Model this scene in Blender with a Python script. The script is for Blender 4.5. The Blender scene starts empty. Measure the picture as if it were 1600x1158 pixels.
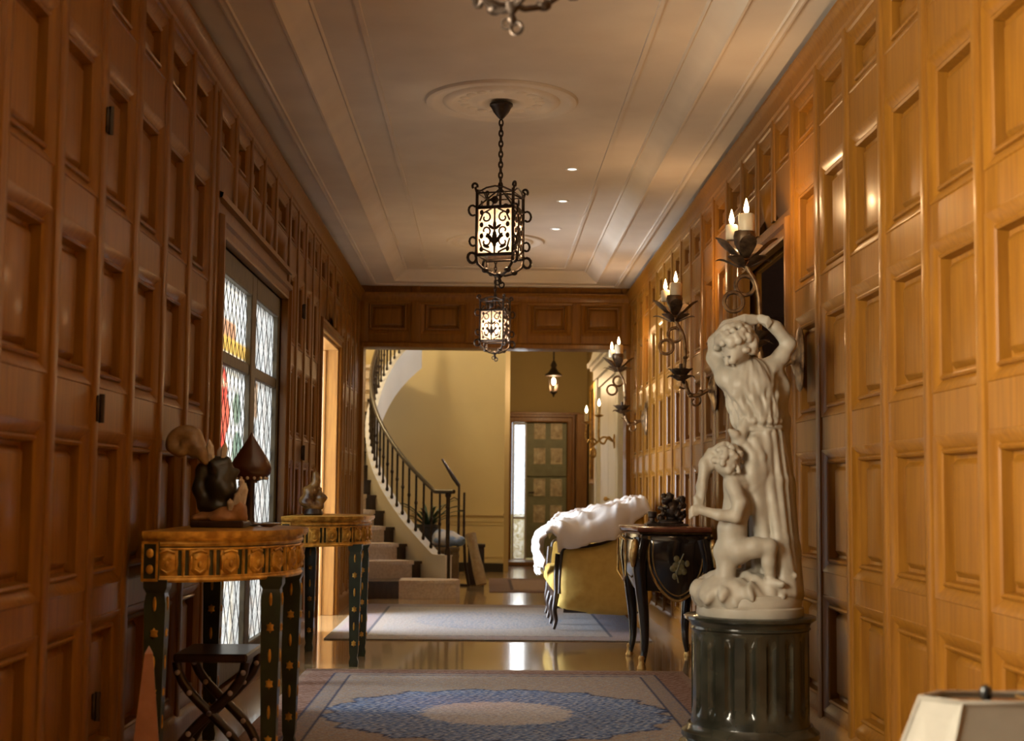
import bpy, bmesh, math, random
import numpy as np
from math import sin, cos, pi, radians, sqrt, atan2
from mathutils import Vector, Matrix, Euler
random.seed(7)
SC = bpy.context.scene
COL = SC.collection
WL, WR = -1.365, 1.54          # side walls of the hall (inner faces)
YF, YB = 15.3, -1.6            # far and near ends of the hall
CZ, TZ = 3.32, 3.42            # soffit and tray heights

# ------------------------------------------------------------------ materials
MATS = {}
def _nt(name):
    m = bpy.data.materials.new(name); m.use_nodes = True
    nt = m.node_tree
    return m, nt, nt.nodes['Principled BSDF']
def mat(name, col, rough=.5, metal=0., var=.0, vscale=6., stretch=(1,1,1), bump=0., coat=0., coat_rough=.15,
        col2=None, emis=None, estr=0., trans=0., spec=.5, detail=4., alpha=None, sub=0., lo=.35, hi=.65):
    if name in MATS: return MATS[name]
    m, nt, b = _nt(name)
    N = nt.nodes; L = nt.links
    b.inputs['Base Color'].default_value = (*col, 1)
    b.inputs['Roughness'].default_value = rough
    b.inputs['Metallic'].default_value = metal
    b.inputs['Specular IOR Level'].default_value = spec
    b.inputs['Coat Weight'].default_value = coat
    b.inputs['Coat Roughness'].default_value = coat_rough
    if trans: b.inputs['Transmission Weight'].default_value = trans
    if sub:
        b.inputs['Subsurface Weight'].default_value = sub
        b.inputs['Subsurface Radius'].default_value = (.02,.015,.01)
    if emis:
        b.inputs['Emission Color'].default_value = (*emis, 1)
        b.inputs['Emission Strength'].default_value = estr
    if var or col2 or bump:
        tc = N.new('ShaderNodeTexCoord'); mp = N.new('ShaderNodeMapping'); mp.inputs['Scale'].default_value = stretch
        no = N.new('ShaderNodeTexNoise'); no.inputs['Scale'].default_value = vscale; no.inputs['Detail'].default_value = detail
        L.new(tc.outputs['Object'], mp.inputs['Vector']); L.new(mp.outputs[0], no.inputs['Vector'])
        if col2 is None: col2 = tuple(max(0, c*(1-var)) for c in col)
        r = N.new('ShaderNodeValToRGB'); L.new(no.outputs['Fac'], r.inputs['Fac'])
        r.color_ramp.elements[0].position = lo; r.color_ramp.elements[1].position = hi
        r.color_ramp.elements[0].color = (*col2, 1); r.color_ramp.elements[1].color = (*col, 1)
        L.new(r.outputs['Color'], b.inputs['Base Color'])
        if bump:
            bp = N.new('ShaderNodeBump'); bp.inputs['Strength'].default_value = bump; bp.inputs['Distance'].default_value = .01
            L.new(no.outputs['Fac'], bp.inputs['Height']); L.new(bp.outputs['Normal'], b.inputs['Normal'])
    MATS[name] = m
    return m
def attr_mat(name, rough=.9, attr='pattern', nscale=60., namt=.25, bump=.25, sheen=0.):
    """material whose base colour is the woven / glazed pattern stored per vertex, broken up by procedural noise"""
    if name in MATS: return MATS[name]
    m, nt, b = _nt(name); N = nt.nodes; L = nt.links
    a = N.new('ShaderNodeAttribute'); a.attribute_name = attr
    tc = N.new('ShaderNodeTexCoord'); no = N.new('ShaderNodeTexNoise'); no.inputs['Scale'].default_value = nscale; no.inputs['Detail'].default_value = 3
    L.new(tc.outputs['Object'], no.inputs['Vector'])
    mr = N.new('ShaderNodeMapRange'); mr.inputs['From Min'].default_value = .3; mr.inputs['From Max'].default_value = .7
    mr.inputs['To Min'].default_value = 1-namt; mr.inputs['To Max'].default_value = 1+namt*.5
    L.new(no.outputs['Fac'], mr.inputs['Value'])
    mx = N.new('ShaderNodeMix'); mx.data_type = 'RGBA'; mx.blend_type = 'MULTIPLY'; mx.inputs[0].default_value = 1
    L.new(a.outputs['Color'], mx.inputs[6]); L.new(mr.outputs[0], mx.inputs[7])
    L.new(mx.outputs[2], b.inputs['Base Color'])
    b.inputs['Roughness'].default_value = rough
    b.inputs['Specular IOR Level'].default_value = .2
    if bump:
        bp = N.new('ShaderNodeBump'); bp.inputs['Strength'].default_value = bump; bp.inputs['Distance'].default_value = .004
        L.new(no.outputs['Fac'], bp.inputs['Height']); L.new(bp.outputs['Normal'], b.inputs['Normal'])
    MATS[name] = m
    return m
def glass_mat(name, tint, clear=.5, attr=False, estr=0., nscale=40.):
    """leaded / lantern glass: part clear, part milky"""
    if name in MATS: return MATS[name]
    m = bpy.data.materials.new(name); m.use_nodes = True; nt = m.node_tree; N = nt.nodes; L = nt.links
    N.clear()
    out = N.new('ShaderNodeOutputMaterial')
    tp = N.new('ShaderNodeBsdfTransparent'); tl = N.new('ShaderNodeBsdfTranslucent'); gl = N.new('ShaderNodeBsdfGlossy')
    gl.inputs['Roughness'].default_value = .08
    m1 = N.new('ShaderNodeMixShader'); m2 = N.new('ShaderNodeMixShader'); m2.inputs[0].default_value = .06
    tc = N.new('ShaderNodeTexCoord'); no = N.new('ShaderNodeTexNoise'); no.inputs['Scale'].default_value = nscale
    L.new(tc.outputs['Object'], no.inputs['Vector'])
    mr = N.new('ShaderNodeMapRange'); mr.inputs['From Min'].default_value = .3; mr.inputs['From Max'].default_value = .7
    mr.inputs['To Min'].default_value = 1-clear-.15; mr.inputs['To Max'].default_value = min(1, 1-clear+.15)
    L.new(no.outputs['Fac'], mr.inputs['Value']); L.new(mr.outputs[0], m1.inputs[0])
    if attr:
        a = N.new('ShaderNodeAttribute'); a.attribute_name = 'pattern'
        L.new(a.outputs['Color'], tp.inputs['Color']); L.new(a.outputs['Color'], tl.inputs['Color'])
    else:
        tp.inputs['Color'].default_value = (*tint, 1); tl.inputs['Color'].default_value = (*tint, 1)
    L.new(tp.outputs[0], m1.inputs[1]); L.new(tl.outputs[0], m1.inputs[2])
    L.new(m1.outputs[0], m2.inputs[1]); L.new(gl.outputs[0], m2.inputs[2])
    L.new(m2.outputs[0], out.inputs['Surface'])
    MATS[name] = m
    return m
def emit_mat(name, col, s):
    if name in MATS: return MATS[name]
    m = bpy.data.materials.new(name); m.use_nodes = True; nt = m.node_tree; nt.nodes.clear()
    o = nt.nodes.new('ShaderNodeOutputMaterial'); e = nt.nodes.new('ShaderNodeEmission')
    e.inputs['Color'].default_value = (*col, 1); e.inputs['Strength'].default_value = s
    nt.links.new(e.outputs[0], o.inputs['Surface']); MATS[name] = m
    return m

OAK = mat('varnished_oak', (.235,.098,.009), .40, var=.0, col2=(.15,.056,.005), vscale=5., stretch=(9,9,.7), bump=.05, coat=.12, coat_rough=.16, spec=.2, lo=.25, hi=.75)
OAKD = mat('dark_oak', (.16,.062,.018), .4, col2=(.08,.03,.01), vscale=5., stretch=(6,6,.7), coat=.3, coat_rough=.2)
PLASTER = mat('ceiling_plaster', (.60,.52,.42), .75, col2=(.54,.46,.37), vscale=2.2, bump=.03)
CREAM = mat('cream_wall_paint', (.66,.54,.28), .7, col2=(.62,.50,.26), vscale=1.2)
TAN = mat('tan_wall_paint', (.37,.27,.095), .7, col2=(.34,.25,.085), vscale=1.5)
WHITEP = mat('white_woodwork', (.72,.70,.66), .45, col2=(.68,.66,.62), vscale=3.)
FLOORM = mat('polished_floor', (.46,.315,.165), .17, col2=(.33,.215,.105), vscale=1.6, stretch=(1,.8,1), coat=.5, coat_rough=.06, detail=8, lo=.3, hi=.75)
BLACKSKIRT = mat('black_skirting', (.02,.016,.014), .5, var=.3)
IRON = mat('wrought_iron', (.055,.038,.026), .42, metal=.75, col2=(.03,.02,.014), vscale=30., bump=.15)
GOLDIRON = mat('gilded_iron', (.36,.22,.10), .42, metal=.7, col2=(.09,.05,.025), vscale=24., bump=.15)
GILT = mat('gilt_wood', (.80,.47,.085), .38, metal=.45, col2=(.40,.20,.03), vscale=22., bump=.35)
GILTB = mat('gilt_bronze', (.62,.42,.16), .32, metal=.85, col2=(.35,.2,.07), vscale=30., bump=.2)
GREENP = mat('dark_green_paint', (.035,.05,.022), .4, col2=(.018,.022,.012), vscale=10., coat=.2)
MARBLE = mat('statuary_marble', (.375,.345,.285), .5, col2=(.29,.262,.21), vscale=9., bump=.12, sub=.08, detail=6)
GMARBLE = mat('green_marble', (.040,.040,.028), .22, col2=(.012,.013,.009), vscale=7., coat=.5, coat_rough=.1, detail=10, lo=.4, hi=.72)
RMARBLE = mat('red_marble', (.22,.07,.035), .18, col2=(.10,.03,.018), vscale=9., coat=.5, coat_rough=.06, detail=9)
LACQ = mat('black_lacquer', (.010,.008,.008), .16, var=.2, coat=.6, coat_rough=.06)
YELLOW = mat('yellow_upholstery', (.62,.44,.12), .75, col2=(.54,.36,.09), vscale=14., bump=.15, spec=.25)
SHEET = mat('white_dust_sheet', (.78,.75,.72), .85, col2=(.72,.68,.64), vscale=5., bump=.1, spec=.2)
WALNUT = mat('dark_walnut', (.045,.022,.012), .35, col2=(.022,.011,.007), vscale=8., stretch=(3,3,1), coat=.2)
WAX = mat('candle_wax', (.80,.68,.46), .45, var=.08, vscale=8., sub=.3)
FLAME = emit_mat('candle_flame', (1.0,.74,.38), 16.)
BULB = emit_mat('lantern_bulb', (1.0,.84,.66), 26.)
PINK = mat('pink_marble', (.42,.20,.115), .35, col2=(.30,.13,.07), vscale=9., detail=8)

# ------------------------------------------------------------------ mesh builder
class MB:
    def __init__(s): s.v = []; s.f = []; s.m = []; s.k = 0
    def add(s, vs, fs, m=None, M=None):
        o = len(s.v); m = s.k if m is None else m
        if M is not None: vs = [tuple(M @ Vector(v)) for v in vs]
        s.v.extend(tuple(v) for v in vs)
        for f in fs: s.f.append(tuple(o+i for i in f)); s.m.append(m)
        return s
    def box(s, x0, x1, y0, y1, z0, z1, m=None, M=None):
        vs = [(x0,y0,z0),(x1,y0,z0),(x1,y1,z0),(x0,y1,z0),(x0,y0,z1),(x1,y0,z1),(x1,y1,z1),(x0,y1,z1)]
        return s.add(vs, [(0,3,2,1),(4,5,6,7),(0,1,5,4),(1,2,6,5),(2,3,7,6),(3,0,4,7)], m, M)
    def bbox(s, x0, x1, y0, y1, z0, z1, b=.006, m=None, M=None):
        """box with chamfered vertical and horizontal edges"""
        def ring(z, i): return [(x0+i,y0+b,z),(x0+b,y0+i,z),(x1-b,y0+i,z),(x1-i,y0+b,z),(x1-i,y1-b,z),(x1-b,y1-i,z),(x0+b,y1-i,z),(x0+i,y1-b,z)]
        return s.loft([ring(z0,b*.8),ring(z0+b,0),ring(z1-b,0),ring(z1,b*.8)], True, True, m, M)
    def loft(s, rings, closed=True, caps=True, m=None, M=None):
        n = len(rings[0]); vs = [p for r in rings for p in r]; fs = []
        for i in range(len(rings)-1):
            for j in range(n if closed else n-1):
                k = (j+1) % n
                fs.append((i*n+j, i*n+k, (i+1)*n+k, (i+1)*n+j))
        if caps and closed:
            fs.append(tuple(range(n))[::-1]); fs.append(tuple((len(rings)-1)*n+j for j in range(n)))
        return s.add(vs, fs, m, M)
    def lathe(s, prof, n=24, c=(0,0,0), m=None, M=None, fn=None, caps=True):
        rings = []
        for r, z in prof:
            ring = []
            for j in range(n):
                a = 2*pi*j/n; rr = r*(fn(a, z) if fn else 1)
                ring.append((c[0]+rr*cos(a), c[1]+rr*sin(a), c[2]+z))
            rings.append(ring)
        return s.loft(rings, True, caps, m, M)
    def tube(s, pts, r, n=8, closed=False, m=None, M=None, caps=True, flat=1.):
        P = [Vector(p) for p in pts]; N = len(P)
        R = r if isinstance(r, (list, tuple)) else [r]*N
        T = []
        for i in range(N):
            a = P[(i-1) % N] if (closed or i > 0) else P[i]; b = P[(i+1) % N] if (closed or i < N-1) else P[i]
            t = (b-a); T.append(t.normalized() if t.length > 1e-9 else Vector((0,0,1)))
        u = T[0].cross(Vector((0,0,1)))
        if u.length < .1: u = T[0].cross(Vector((0,1,0)))
        u.normalize(); rings = []
        for i in range(N):
            u = (u - T[i]*u.dot(T[i]))
            if u.length < 1e-6: u = T[i].orthogonal()
            u.normalize(); w = T[i].cross(u)
            rings.append([tuple(P[i] + (u*cos(2*pi*j/n) + w*sin(2*pi*j/n)*flat)*R[i]) for j in range(n)])
        if closed:
            rings.append(rings[0]); return s.loft(rings, True, False, m, M)
        return s.loft(rings, True, caps, m, M)
    def ell(s, c, r, n=12, m=None, M=None, bump=None):
        vs = []; fs = []
        for i in range(n+1):
            ph = pi*i/n
            for j in range(2*n):
                a = pi*j/n; k = bump(a, ph) if bump else 1
                vs.append((c[0]+r[0]*sin(ph)*cos(a)*k, c[1]+r[1]*sin(ph)*sin(a)*k, c[2]-r[2]*cos(ph)*k))
        for i in range(n):
            for j in range(2*n):
                k = (j+1) % (2*n); fs.append((i*2*n+j, i*2*n+k, (i+1)*2*n+k, (i+1)*2*n+j))
        return s.add(vs, fs, m, M)
    def poly(s, pts, z0, z1, m=None, M=None):
        return s.loft([[(x,y,z0) for x,y in pts], [(x,y,z1) for x,y in pts]], True, True, m, M)
    def build(s, name, mats, parent=None, smooth=None, loc=None, weld=True):
        me = bpy.data.meshes.new(name)
        me.from_pydata(s.v, [], s.f)
        for mm in (mats if isinstance(mats, (list, tuple)) else [mats]): me.materials.append(mm)
        me.polygons.foreach_set('material_index', s.m)
        bm = bmesh.new(); bm.from_mesh(me)
        if weld: bmesh.ops.remove_doubles(bm, verts=bm.verts, dist=1e-5)
        bmesh.ops.recalc_face_normals(bm, faces=bm.faces)
        bm.to_mesh(me); bm.free()
        if smooth is not None:
            me.polygons.foreach_set('use_smooth', [True]*len(me.polygons))
            me.set_sharp_from_angle(angle=radians(smooth))
        o = bpy.data.objects.new(name, me); COL.objects.link(o)
        if parent: o.parent = parent
        if loc: o.location = loc
        return o
def tag(o, label=None, cat=None, group=None, kind=None):
    if label: o['label'] = label
    if cat: o['category'] = cat
    if group: o['group'] = group
    if kind: o['kind'] = kind
    return o
def thing(name, loc, label, cat, group=None, rz=0.):
    o = bpy.data.objects.new(name, None); COL.objects.link(o); o.location = loc; o.rotation_euler = (0,0,rz)
    return tag(o, label, cat, group)
def struct(mb, name, mats, label=None, smooth=None, parent=None):
    o = mb.build(name, mats, parent, smooth); o['kind'] = 'structure'
    if label: o['label'] = label
    return o
def copy_thing(root, loc, label, rz=None, group=None):
    def cp(o, parent):
        c = o.copy(); COL.objects.link(c)
        if parent: c.parent = parent
        for ch in list(o.children): cp(ch, c)
        return c
    r = cp(root, None); r.location = loc; r['label'] = label
    if rz is not None: r.rotation_euler = (0,0,rz)
    if group: r['group'] = group
    return r
def color_verts(o, fn):
    a = o.data.color_attributes.new('pattern', 'FLOAT_COLOR', 'POINT')
    data = np.ones((len(o.data.vertices), 4), dtype=np.float32)
    for i, v in enumerate(o.data.vertices): data[i,:3] = fn(*v.co)
    a.data.foreach_set('color', data.ravel())
def catmull(pts, per=8, closed=False):
    P = [Vector(p) for p in pts]; n = len(P); out = []
    rng = range(n) if closed else range(n-1)
    for i in rng:
        p0 = P[(i-1) % n] if (closed or i > 0) else P[i]*2-P[i+1]
        p1 = P[i]; p2 = P[(i+1) % n]
        p3 = P[(i+2) % n] if (closed or i+2 < n) else P[i+1]*2-P[i]
        for k in range(per):
            t = k/per
            out.append(tuple(.5*((2*p1)+(p2-p0)*t+(2*p0-5*p1+4*p2-p3)*t*t+(-p0+3*p1-3*p2+p3)*t**3)))
    if not closed: out.append(tuple(P[-1]))
    return out
def scroll(c, r0, r1, a0, a1, ax='xz', n=14):
    """spiral from radius r0 at angle a0 to radius r1 at a1, in a vertical plane"""
    out = []
    for i in range(n+1):
        t = i/n; a = a0+(a1-a0)*t; r = r0+(r1-r0)*t
        out.append((c[0]+r*cos(a), c[1], c[2]+r*sin(a)) if ax == 'xz' else (c[0], c[1]+r*cos(a), c[2]+r*sin(a)))
    return out

# ------------------------------------------------------------------ implicit carving (smooth unions meshed by surface nets)
class SDF:
    def __init__(s, lo, hi, h):
        s.h = h; s.lo = np.array(lo, float)
        s.n = [int(math.ceil((hi[i]-lo[i])/h))+1 for i in range(3)]
        s.ax = [lo[i]+h*np.arange(s.n[i]) for i in range(3)]
        s.d = np.full(s.n, .2, np.float32)
    def _blk(s, lo, hi, pad):
        sl = []
        for i in range(3):
            a = max(0, int((lo[i]-pad-s.lo[i])/s.h)); b = min(s.n[i], int((hi[i]+pad-s.lo[i])/s.h)+2)
            sl.append(slice(a, max(a, b)))
        X, Y, Z = np.meshgrid(*[s.ax[i][sl[i]] for i in range(3)], indexing='ij')
        return tuple(sl), X, Y, Z
    def _put(s, sl, d, k, sub=False):
        a = s.d[sl]
        if a.size == 0: return
        if sub:
            s.d[sl] = np.maximum(a, -d); return
        if k <= 0: s.d[sl] = np.minimum(a, d); return
        h = np.clip(.5+.5*(a-d)/k, 0, 1)
        s.d[sl] = a*(1-h)+d*h-k*h*(1-h)
    def cone(s, a, b, ra, rb, k=.02, fold=None, sub=False, sq=(1,1,1)):
        a = np.array(a, float); b = np.array(b, float); r = max(ra, rb)
        sl, X, Y, Z = s._blk(np.minimum(a, b)-r/min(sq), np.maximum(a, b)+r/min(sq), .05)
        ab = b-a; L2 = max(ab @ ab, 1e-9)
        t = np.clip(((X-a[0])*ab[0]+(Y-a[1])*ab[1]+(Z-a[2])*ab[2])/L2, 0, 1)
        dx = (X-a[0]-ab[0]*t)*sq[0]; dy = (Y-a[1]-ab[1]*t)*sq[1]; dz = (Z-a[2]-ab[2]*t)*sq[2]
        d = np.sqrt(dx*dx+dy*dy+dz*dz)-(ra+(rb-ra)*t)
        if fold is not None: d = d+fold(dx, dy, Z, t)
        s._put(sl, d, k, sub)
    def chain(s, pts, rs, k=.02, **kw):
        for i in range(len(pts)-1): s.cone(pts[i], pts[i+1], rs[i], rs[i+1], k, **kw)
    def ball(s, c, r, k=.02, fold=None, sub=False):
        r = np.array(r if hasattr(r, '__len__') else (r, r, r), float); c = np.array(c, float)
        sl, X, Y, Z = s._blk(c-r, c+r, .05)
        q = np.sqrt(((X-c[0])/r[0])**2+((Y-c[1])/r[1])**2+((Z-c[2])/r[2])**2)
        d = (q-1)*r.min()
        if fold is not None: d = d+fold(X-c[0], Y-c[1], Z-c[2])
        s._put(sl, d, k, sub)
    def mesh(s):
        d = s.d; n = d.shape
        d[0] = d[-1] = .1; d[:,0] = d[:,-1] = .1; d[:,:,0] = d[:,:,-1] = .1
        neg = d < 0
        cs = np.zeros([k-1 for k in n], np.int32)
        cor = [(i,j,k) for i in (0,1) for j in (0,1) for k in (0,1)]
        for i,j,k in cor: cs += neg[i:n[0]-1+i, j:n[1]-1+j, k:n[2]-1+k]
        act = (cs > 0) & (cs < 8)
        idx = np.full(act.shape, -1, np.int64); cells = np.argwhere(act); idx[act] = np.arange(len(cells))
        acc = np.zeros((len(cells), 3)); cnt = np.zeros(len(cells))
        for p in cor:
            for ax in range(3):
                if p[ax]: continue
                q = list(p); q[ax] = 1
                a = d[cells[:,0]+p[0], cells[:,1]+p[1], cells[:,2]+p[2]]; b = d[cells[:,0]+q[0], cells[:,1]+q[1], cells[:,2]+q[2]]
                m = (a < 0) != (b < 0)
                t = np.where(m, a/np.where(m, a-b, 1), 0)
                pos = np.array(p, float)[None,:].repeat(len(cells), 0); pos[:,ax] += t
                acc[m] += pos[m]; cnt[m] += 1
        V = (cells+acc/np.maximum(cnt,1)[:,None])*s.h+s.lo
        F = []
        for ax in range(3):
            u, w = (ax+1) % 3, (ax+2) % 3
            a = [slice(1, n[i]-1) for i in range(3)]; a[ax] = slice(0, n[ax]-1)
            b = list(a); b[ax] = slice(1, n[ax])
            ch = np.argwhere(neg[tuple(a)] != neg[tuple(b)])
            off = np.array([1,1,1]); off[ax] = 0
            ch = ch+off
            du = np.zeros(3, int); du[u] = 1; dw = np.zeros(3, int); dw[w] = 1
            q = [idx[tuple((ch-o).T)] for o in (np.zeros(3, int), du, du+dw, dw)]
            flip = neg[tuple(ch.T)]
            f = np.stack(q, 1); f[flip] = f[flip][:, ::-1]
            F.append(f)
        F = np.concatenate(F); F = F[(F >= 0).all(1)]
        return V, F[:, ::-1]
    def build(s, name, m, parent=None):
        V, F = s.mesh()
        me = bpy.data.meshes.new(name); me.from_pydata(V.tolist(), [], F.tolist()); me.materials.append(m)
        bm = bmesh.new(); bm.from_mesh(me); bmesh.ops.recalc_face_normals(bm, faces=bm.faces); bm.to_mesh(me); bm.free()
        me.polygons.foreach_set('use_smooth', [True]*len(me.polygons))
        o = bpy.data.objects.new(name, me); COL.objects.link(o)
        if parent: o.parent = parent
        return o

# light levels and camera axes (right, up, forward)
LANP = (17., 16., 4.); CORP = 46.; CANP = 13.0; SPOTP = 16.
WINP = 75.; NWINP = 1250.; DORP = 900.; GARP = 110.; HIGP = 170.; STAP = 120.; EXPO = 0.
SUNP = 4.5
CAMR = (0.9997813,-0.0185993,0.0095660); CAMU = (-0.0110753,-0.0828112,0.9965037); CAMF = (0.0177421,0.9963917,0.0829991)
# ------------------------------------------------------------------ camera
cam = bpy.data.objects.new('camera', bpy.data.cameras.new('camera')); COL.objects.link(cam); SC.camera = cam
cam.data.sensor_width = 36.; cam.data.lens = 36*2250/1600
R_ = Vector((CAMR)); U_ = Vector((CAMU)); F_ = Vector((CAMF))
cam.matrix_world = Matrix(((R_.x,U_.x,-F_.x,0),(R_.y,U_.y,-F_.y,0),(R_.z,U_.z,-F_.z,1.15),(0,0,0,1)))
cam.data.clip_start = .05
cam.data.dof.use_dof = True; cam.data.dof.focus_distance = 8.2; cam.data.dof.aperture_fstop = 3.2

# ------------------------------------------------------------------ panelled walls
TIERS = [(.17,.695),(.795,1.35),(1.495,2.02),(2.15,2.675),(2.855,3.115)]
RINGS = [(0,0),(.003,.004),(.008,.003),(.044,-.022),(.047,-.012),(.054,-.008),(.062,-.014),(.067,-.050),(.080,-.054),(.100,-.034),(.104,-.033)]
def panel(mb, F, u0, u1, v0, v1, rings=RINGS, k=1.):
    lim = min(u1-u0, v1-v0)*.46
    rs = [(min(i*k, lim), w) for i, w in rings]
    rr = [[F(u0+i,v0+i,w), F(u1-i,v0+i,w), F(u1-i,v1-i,w), F(u0+i,v1-i,w)] for i, w in rs]
    mb.loft(rr, True, False); n = len(mb.v)
    mb.add(rr[-1], [(0,1,2,3)])
def quad(mb, F, u0, u1, v0, v1, w=0.):
    mb.add([F(u0,v0,w),F(u1,v0,w),F(u1,v1,w),F(u0,v1,w)], [(0,1,2,3)])
def fbox(mb, F, u0, u1, v0, v1, w0, w1):
    P = [F(u,v,w) for w in (w0,w1) for v in (v0,v1) for u in (u0,u1)]
    mb.add(P, [(0,1,3,2),(4,6,7,5),(0,4,5,1),(1,5,7,3),(3,7,6,2),(2,6,4,0)])
def stile(mb, F, u, z0, z1, half=.038):
    pr = [(-half,0),(-half+.003,.010),(-half+.012,.014),(half-.012,.014),(half-.003,.010),(half,0)]
    mb.loft([[F(u+a,z,w) for a, w in pr] for z in (z0,z1)], False, False)
def bay(mb, F, stiles, tiers, z0=0., z1=3.32, half=.038, ends=True):
    """panelling between consecutive stile centres"""
    for a, b in zip(stiles, stiles[1:]):
        u0, u1 = a+half, b-half
        vs = [z0]+[v for t in tiers for v in t]+[z1]
        for i in range(0, len(vs), 2): quad(mb, F, u0, u1, vs[i], vs[i+1])
        for t in tiers: panel(mb, F, u0, u1, *t)
    for s_ in (stiles if ends else stiles[1:-1]): stile(mb, F, s_, z0, z1, half)
def mould(mb, F, u0, u1, prof):
    """run of moulding: prof is a list of (v, w)"""
    mb.loft([[F(u,v,w) for v, w in prof] for u in (u0,u1)], False, False)
CROWN = [(3.125,0),(3.13,.010),(3.15,.012),(3.16,.022),(3.20,.028),(3.225,.045),(3.238,.058),(3.25,.060),(3.254,.020),(3.256,-.035),(3.33,-.035)]
BASE = [(0,.024),(.115,.024),(.125,.018),(.14,.012),(.15,0)]
def casing(mb, F, u0, u1, top, wd=.09, w=.03, z0=0.):
    """moulded door or window surround around an opening u0..u1, up to top"""
    pr = [(0,-.02),(0,w*.6),(.012,w*.75),(.02,w*.6),(wd*.55,w*.55),(wd*.65,w),(wd*.92,w),(wd,w*.4),(wd,0)]
    mb.loft([[F(u0-a,z0,q) for a, q in pr],[F(u0-a,top+a,q) for a, q in pr],[F(u1+a,top+a,q) for a, q in pr],[F(u1+a,z0,q) for a, q in pr]], False, False)

# left wall: panels | window | panels | doorway | panels ; a tall window beside the camera lets in the daylight
FL = lambda u, v, w: (WL+w, u, v)
FR = lambda u, v, w: (WR-w, u, v)
WIN = (7.30, 9.66, .10, 2.42)        # leaded window recess
DOR = (11.76, 13.30, 2.45)           # doorway
NWIN = (2.05, 3.85, 1.22, 2.62)        # near window, outside the frame
mb = MB()
sl = [4.52+.5015*k for k in range(0, 6)]+[7.165]
bay(mb, FL, [3.99]+sl, TIERS)
bay(mb, FL, [YB+.02, -1.1, -.6, -.1, .46, 1.01, 1.46, 1.91], TIERS)
WN = [1.91, 2.43, 2.95, 3.47, 3.99]
bay(mb, FL, WN, TIERS[4:], 2.72, ends=False)
quad(mb, FL, 1.91, 3.99, 2.62, 2.72); bay(mb, FL, WN, [(.17,.66),(.76,1.14)], 0, 1.22, ends=False)
quad(mb, FL, 1.91, 2.05, 1.22, 2.62); quad(mb, FL, 3.85, 3.99, 1.22, 2.62); casing(mb, FL, NWIN[0], NWIN[1], NWIN[3], z0=1.22)
bay(mb, FL, [7.165, 7.66, 8.16, 8.66, 9.16, 9.80], TIERS[4:], 2.60, ends=False)
quad(mb, FL, 7.165, 9.80, 2.42, 2.60); casing(mb, FL, WIN[0], WIN[1], WIN[3], .11, .04)
mould(mb, FL, 7.165, 9.80, [(2.60,0),(2.605,.03),(2.63,.035),(2.64,.01),(2.65,0)])
quad(mb, FL, 7.165, 9.80, 0, .10)
bay(mb, FL, [9.80, 10.26, 10.72, 11.18, 11.64], TIERS)
bay(mb, FL, [11.64, 12.2, 12.8, 13.42], TIERS[4:], 2.58, ends=False); quad(mb, FL, 11.64, 13.42, 2.45, 2.58)
casing(mb, FL, DOR[0], DOR[1], DOR[2], .10, .035)
bay(mb, FL, [13.42, 13.9, 14.38, 14.86, 15.28], TIERS)
mould(mb, FL, YB, YF, CROWN)
for a, b in ((YB, 7.2),(9.78, 11.66),(13.40, YF)): mould(mb, FL, a, b, BASE)
T0, T1 = -.005, -.20                  # the masonry behind the panelling, thickness of the reveals
def slab(a, b, v0, v1): fbox(mb, FL, a, b, v0, v1, T1, -.062)
slab(YB, NWIN[0], 0, CZ+.2); slab(NWIN[0], NWIN[1], 0, NWIN[2]); slab(NWIN[0], NWIN[1], NWIN[3], CZ+.2)
slab(NWIN[1], WIN[0], 0, CZ+.2); slab(WIN[0], WIN[1], 0, WIN[2]); slab(WIN[0], WIN[1], WIN[3], CZ+.2)
slab(WIN[1], DOR[0], 0, CZ+.2); slab(DOR[0], DOR[1], DOR[2], CZ+.2); slab(DOR[1], YF+.3, 0, CZ+.2)
wall_left = struct(mb, 'wall_left', OAK, 'panelled oak wall with leaded window and doorway', 32)
# black iron hinges and latches on the panelling
def wall_fit(y, z, s, name, lab):
    h = MB(); h.bbox(0, .012, -.02*s, .02*s, -.045*s, .045*s, .004); h.tube([(.016,0,-.05*s),(.016,0,.05*s)], .010*s, 8)
    o = h.build(name, IRON, wall_left, 40, (WL+.012, y, z)); o['label'] = lab
wall_fit(5.03, 2.44, 1., 'hinge', 'black iron hinge'); wall_fit(5.03, 1.42, 1., 'hinge', 'black iron hinge'); wall_fit(5.10, .39, 1., 'hinge', 'black iron hinge')
wall_fit(10.50, 2.44, 1.1, 'latch', 'black iron latch'); wall_fit(10.62, 1.41, 1.1, 'latch', 'black iron latch')

# right wall
mb = MB()
ks = [4.419+.5475*k for k in range(-11, 6)]
ks = [YB+.02]+[y for y in ks if y > YB+.3]
RD = (7.26, 8.46, 2.45)
bay(mb, FR, ks[:-1]+[7.156], TIERS)
bay(mb, FR, [7.156, 7.62, 8.08, 8.56], TIERS[4:], 2.60, ends=False); quad(mb, FR, 7.156, 8.56, 2.45, 2.60)
casing(mb, FR, RD[0], RD[1], RD[2], .10, .04)
ks2 = [8.56+.5475*k for k in range(0, 14)]; ks2 = [y for y in ks2 if y < 15.2]
bay(mb, FR, ks2, TIERS)
quad(mb, FR, ks2[-1], YF, 0, CZ)
mould(mb, FR, YB, YF, CROWN)
for a, b in ((YB, 7.16),(8.56, YF)): mould(mb, FR, a, b, BASE)
def slabr(a, b, v0, v1): fbox(mb, FR, a, b, v0, v1, -.09, -.062)
slabr(YB, RD[0], 0, CZ+.2); slabr(RD[0], RD[1], RD[2], CZ+.2); slabr(RD[1], YF+.3, 0, CZ+.2)
wall_right = struct(mb, 'wall_right', OAK, 'panelled oak wall lit golden, with dark doorway', 32)
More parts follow.
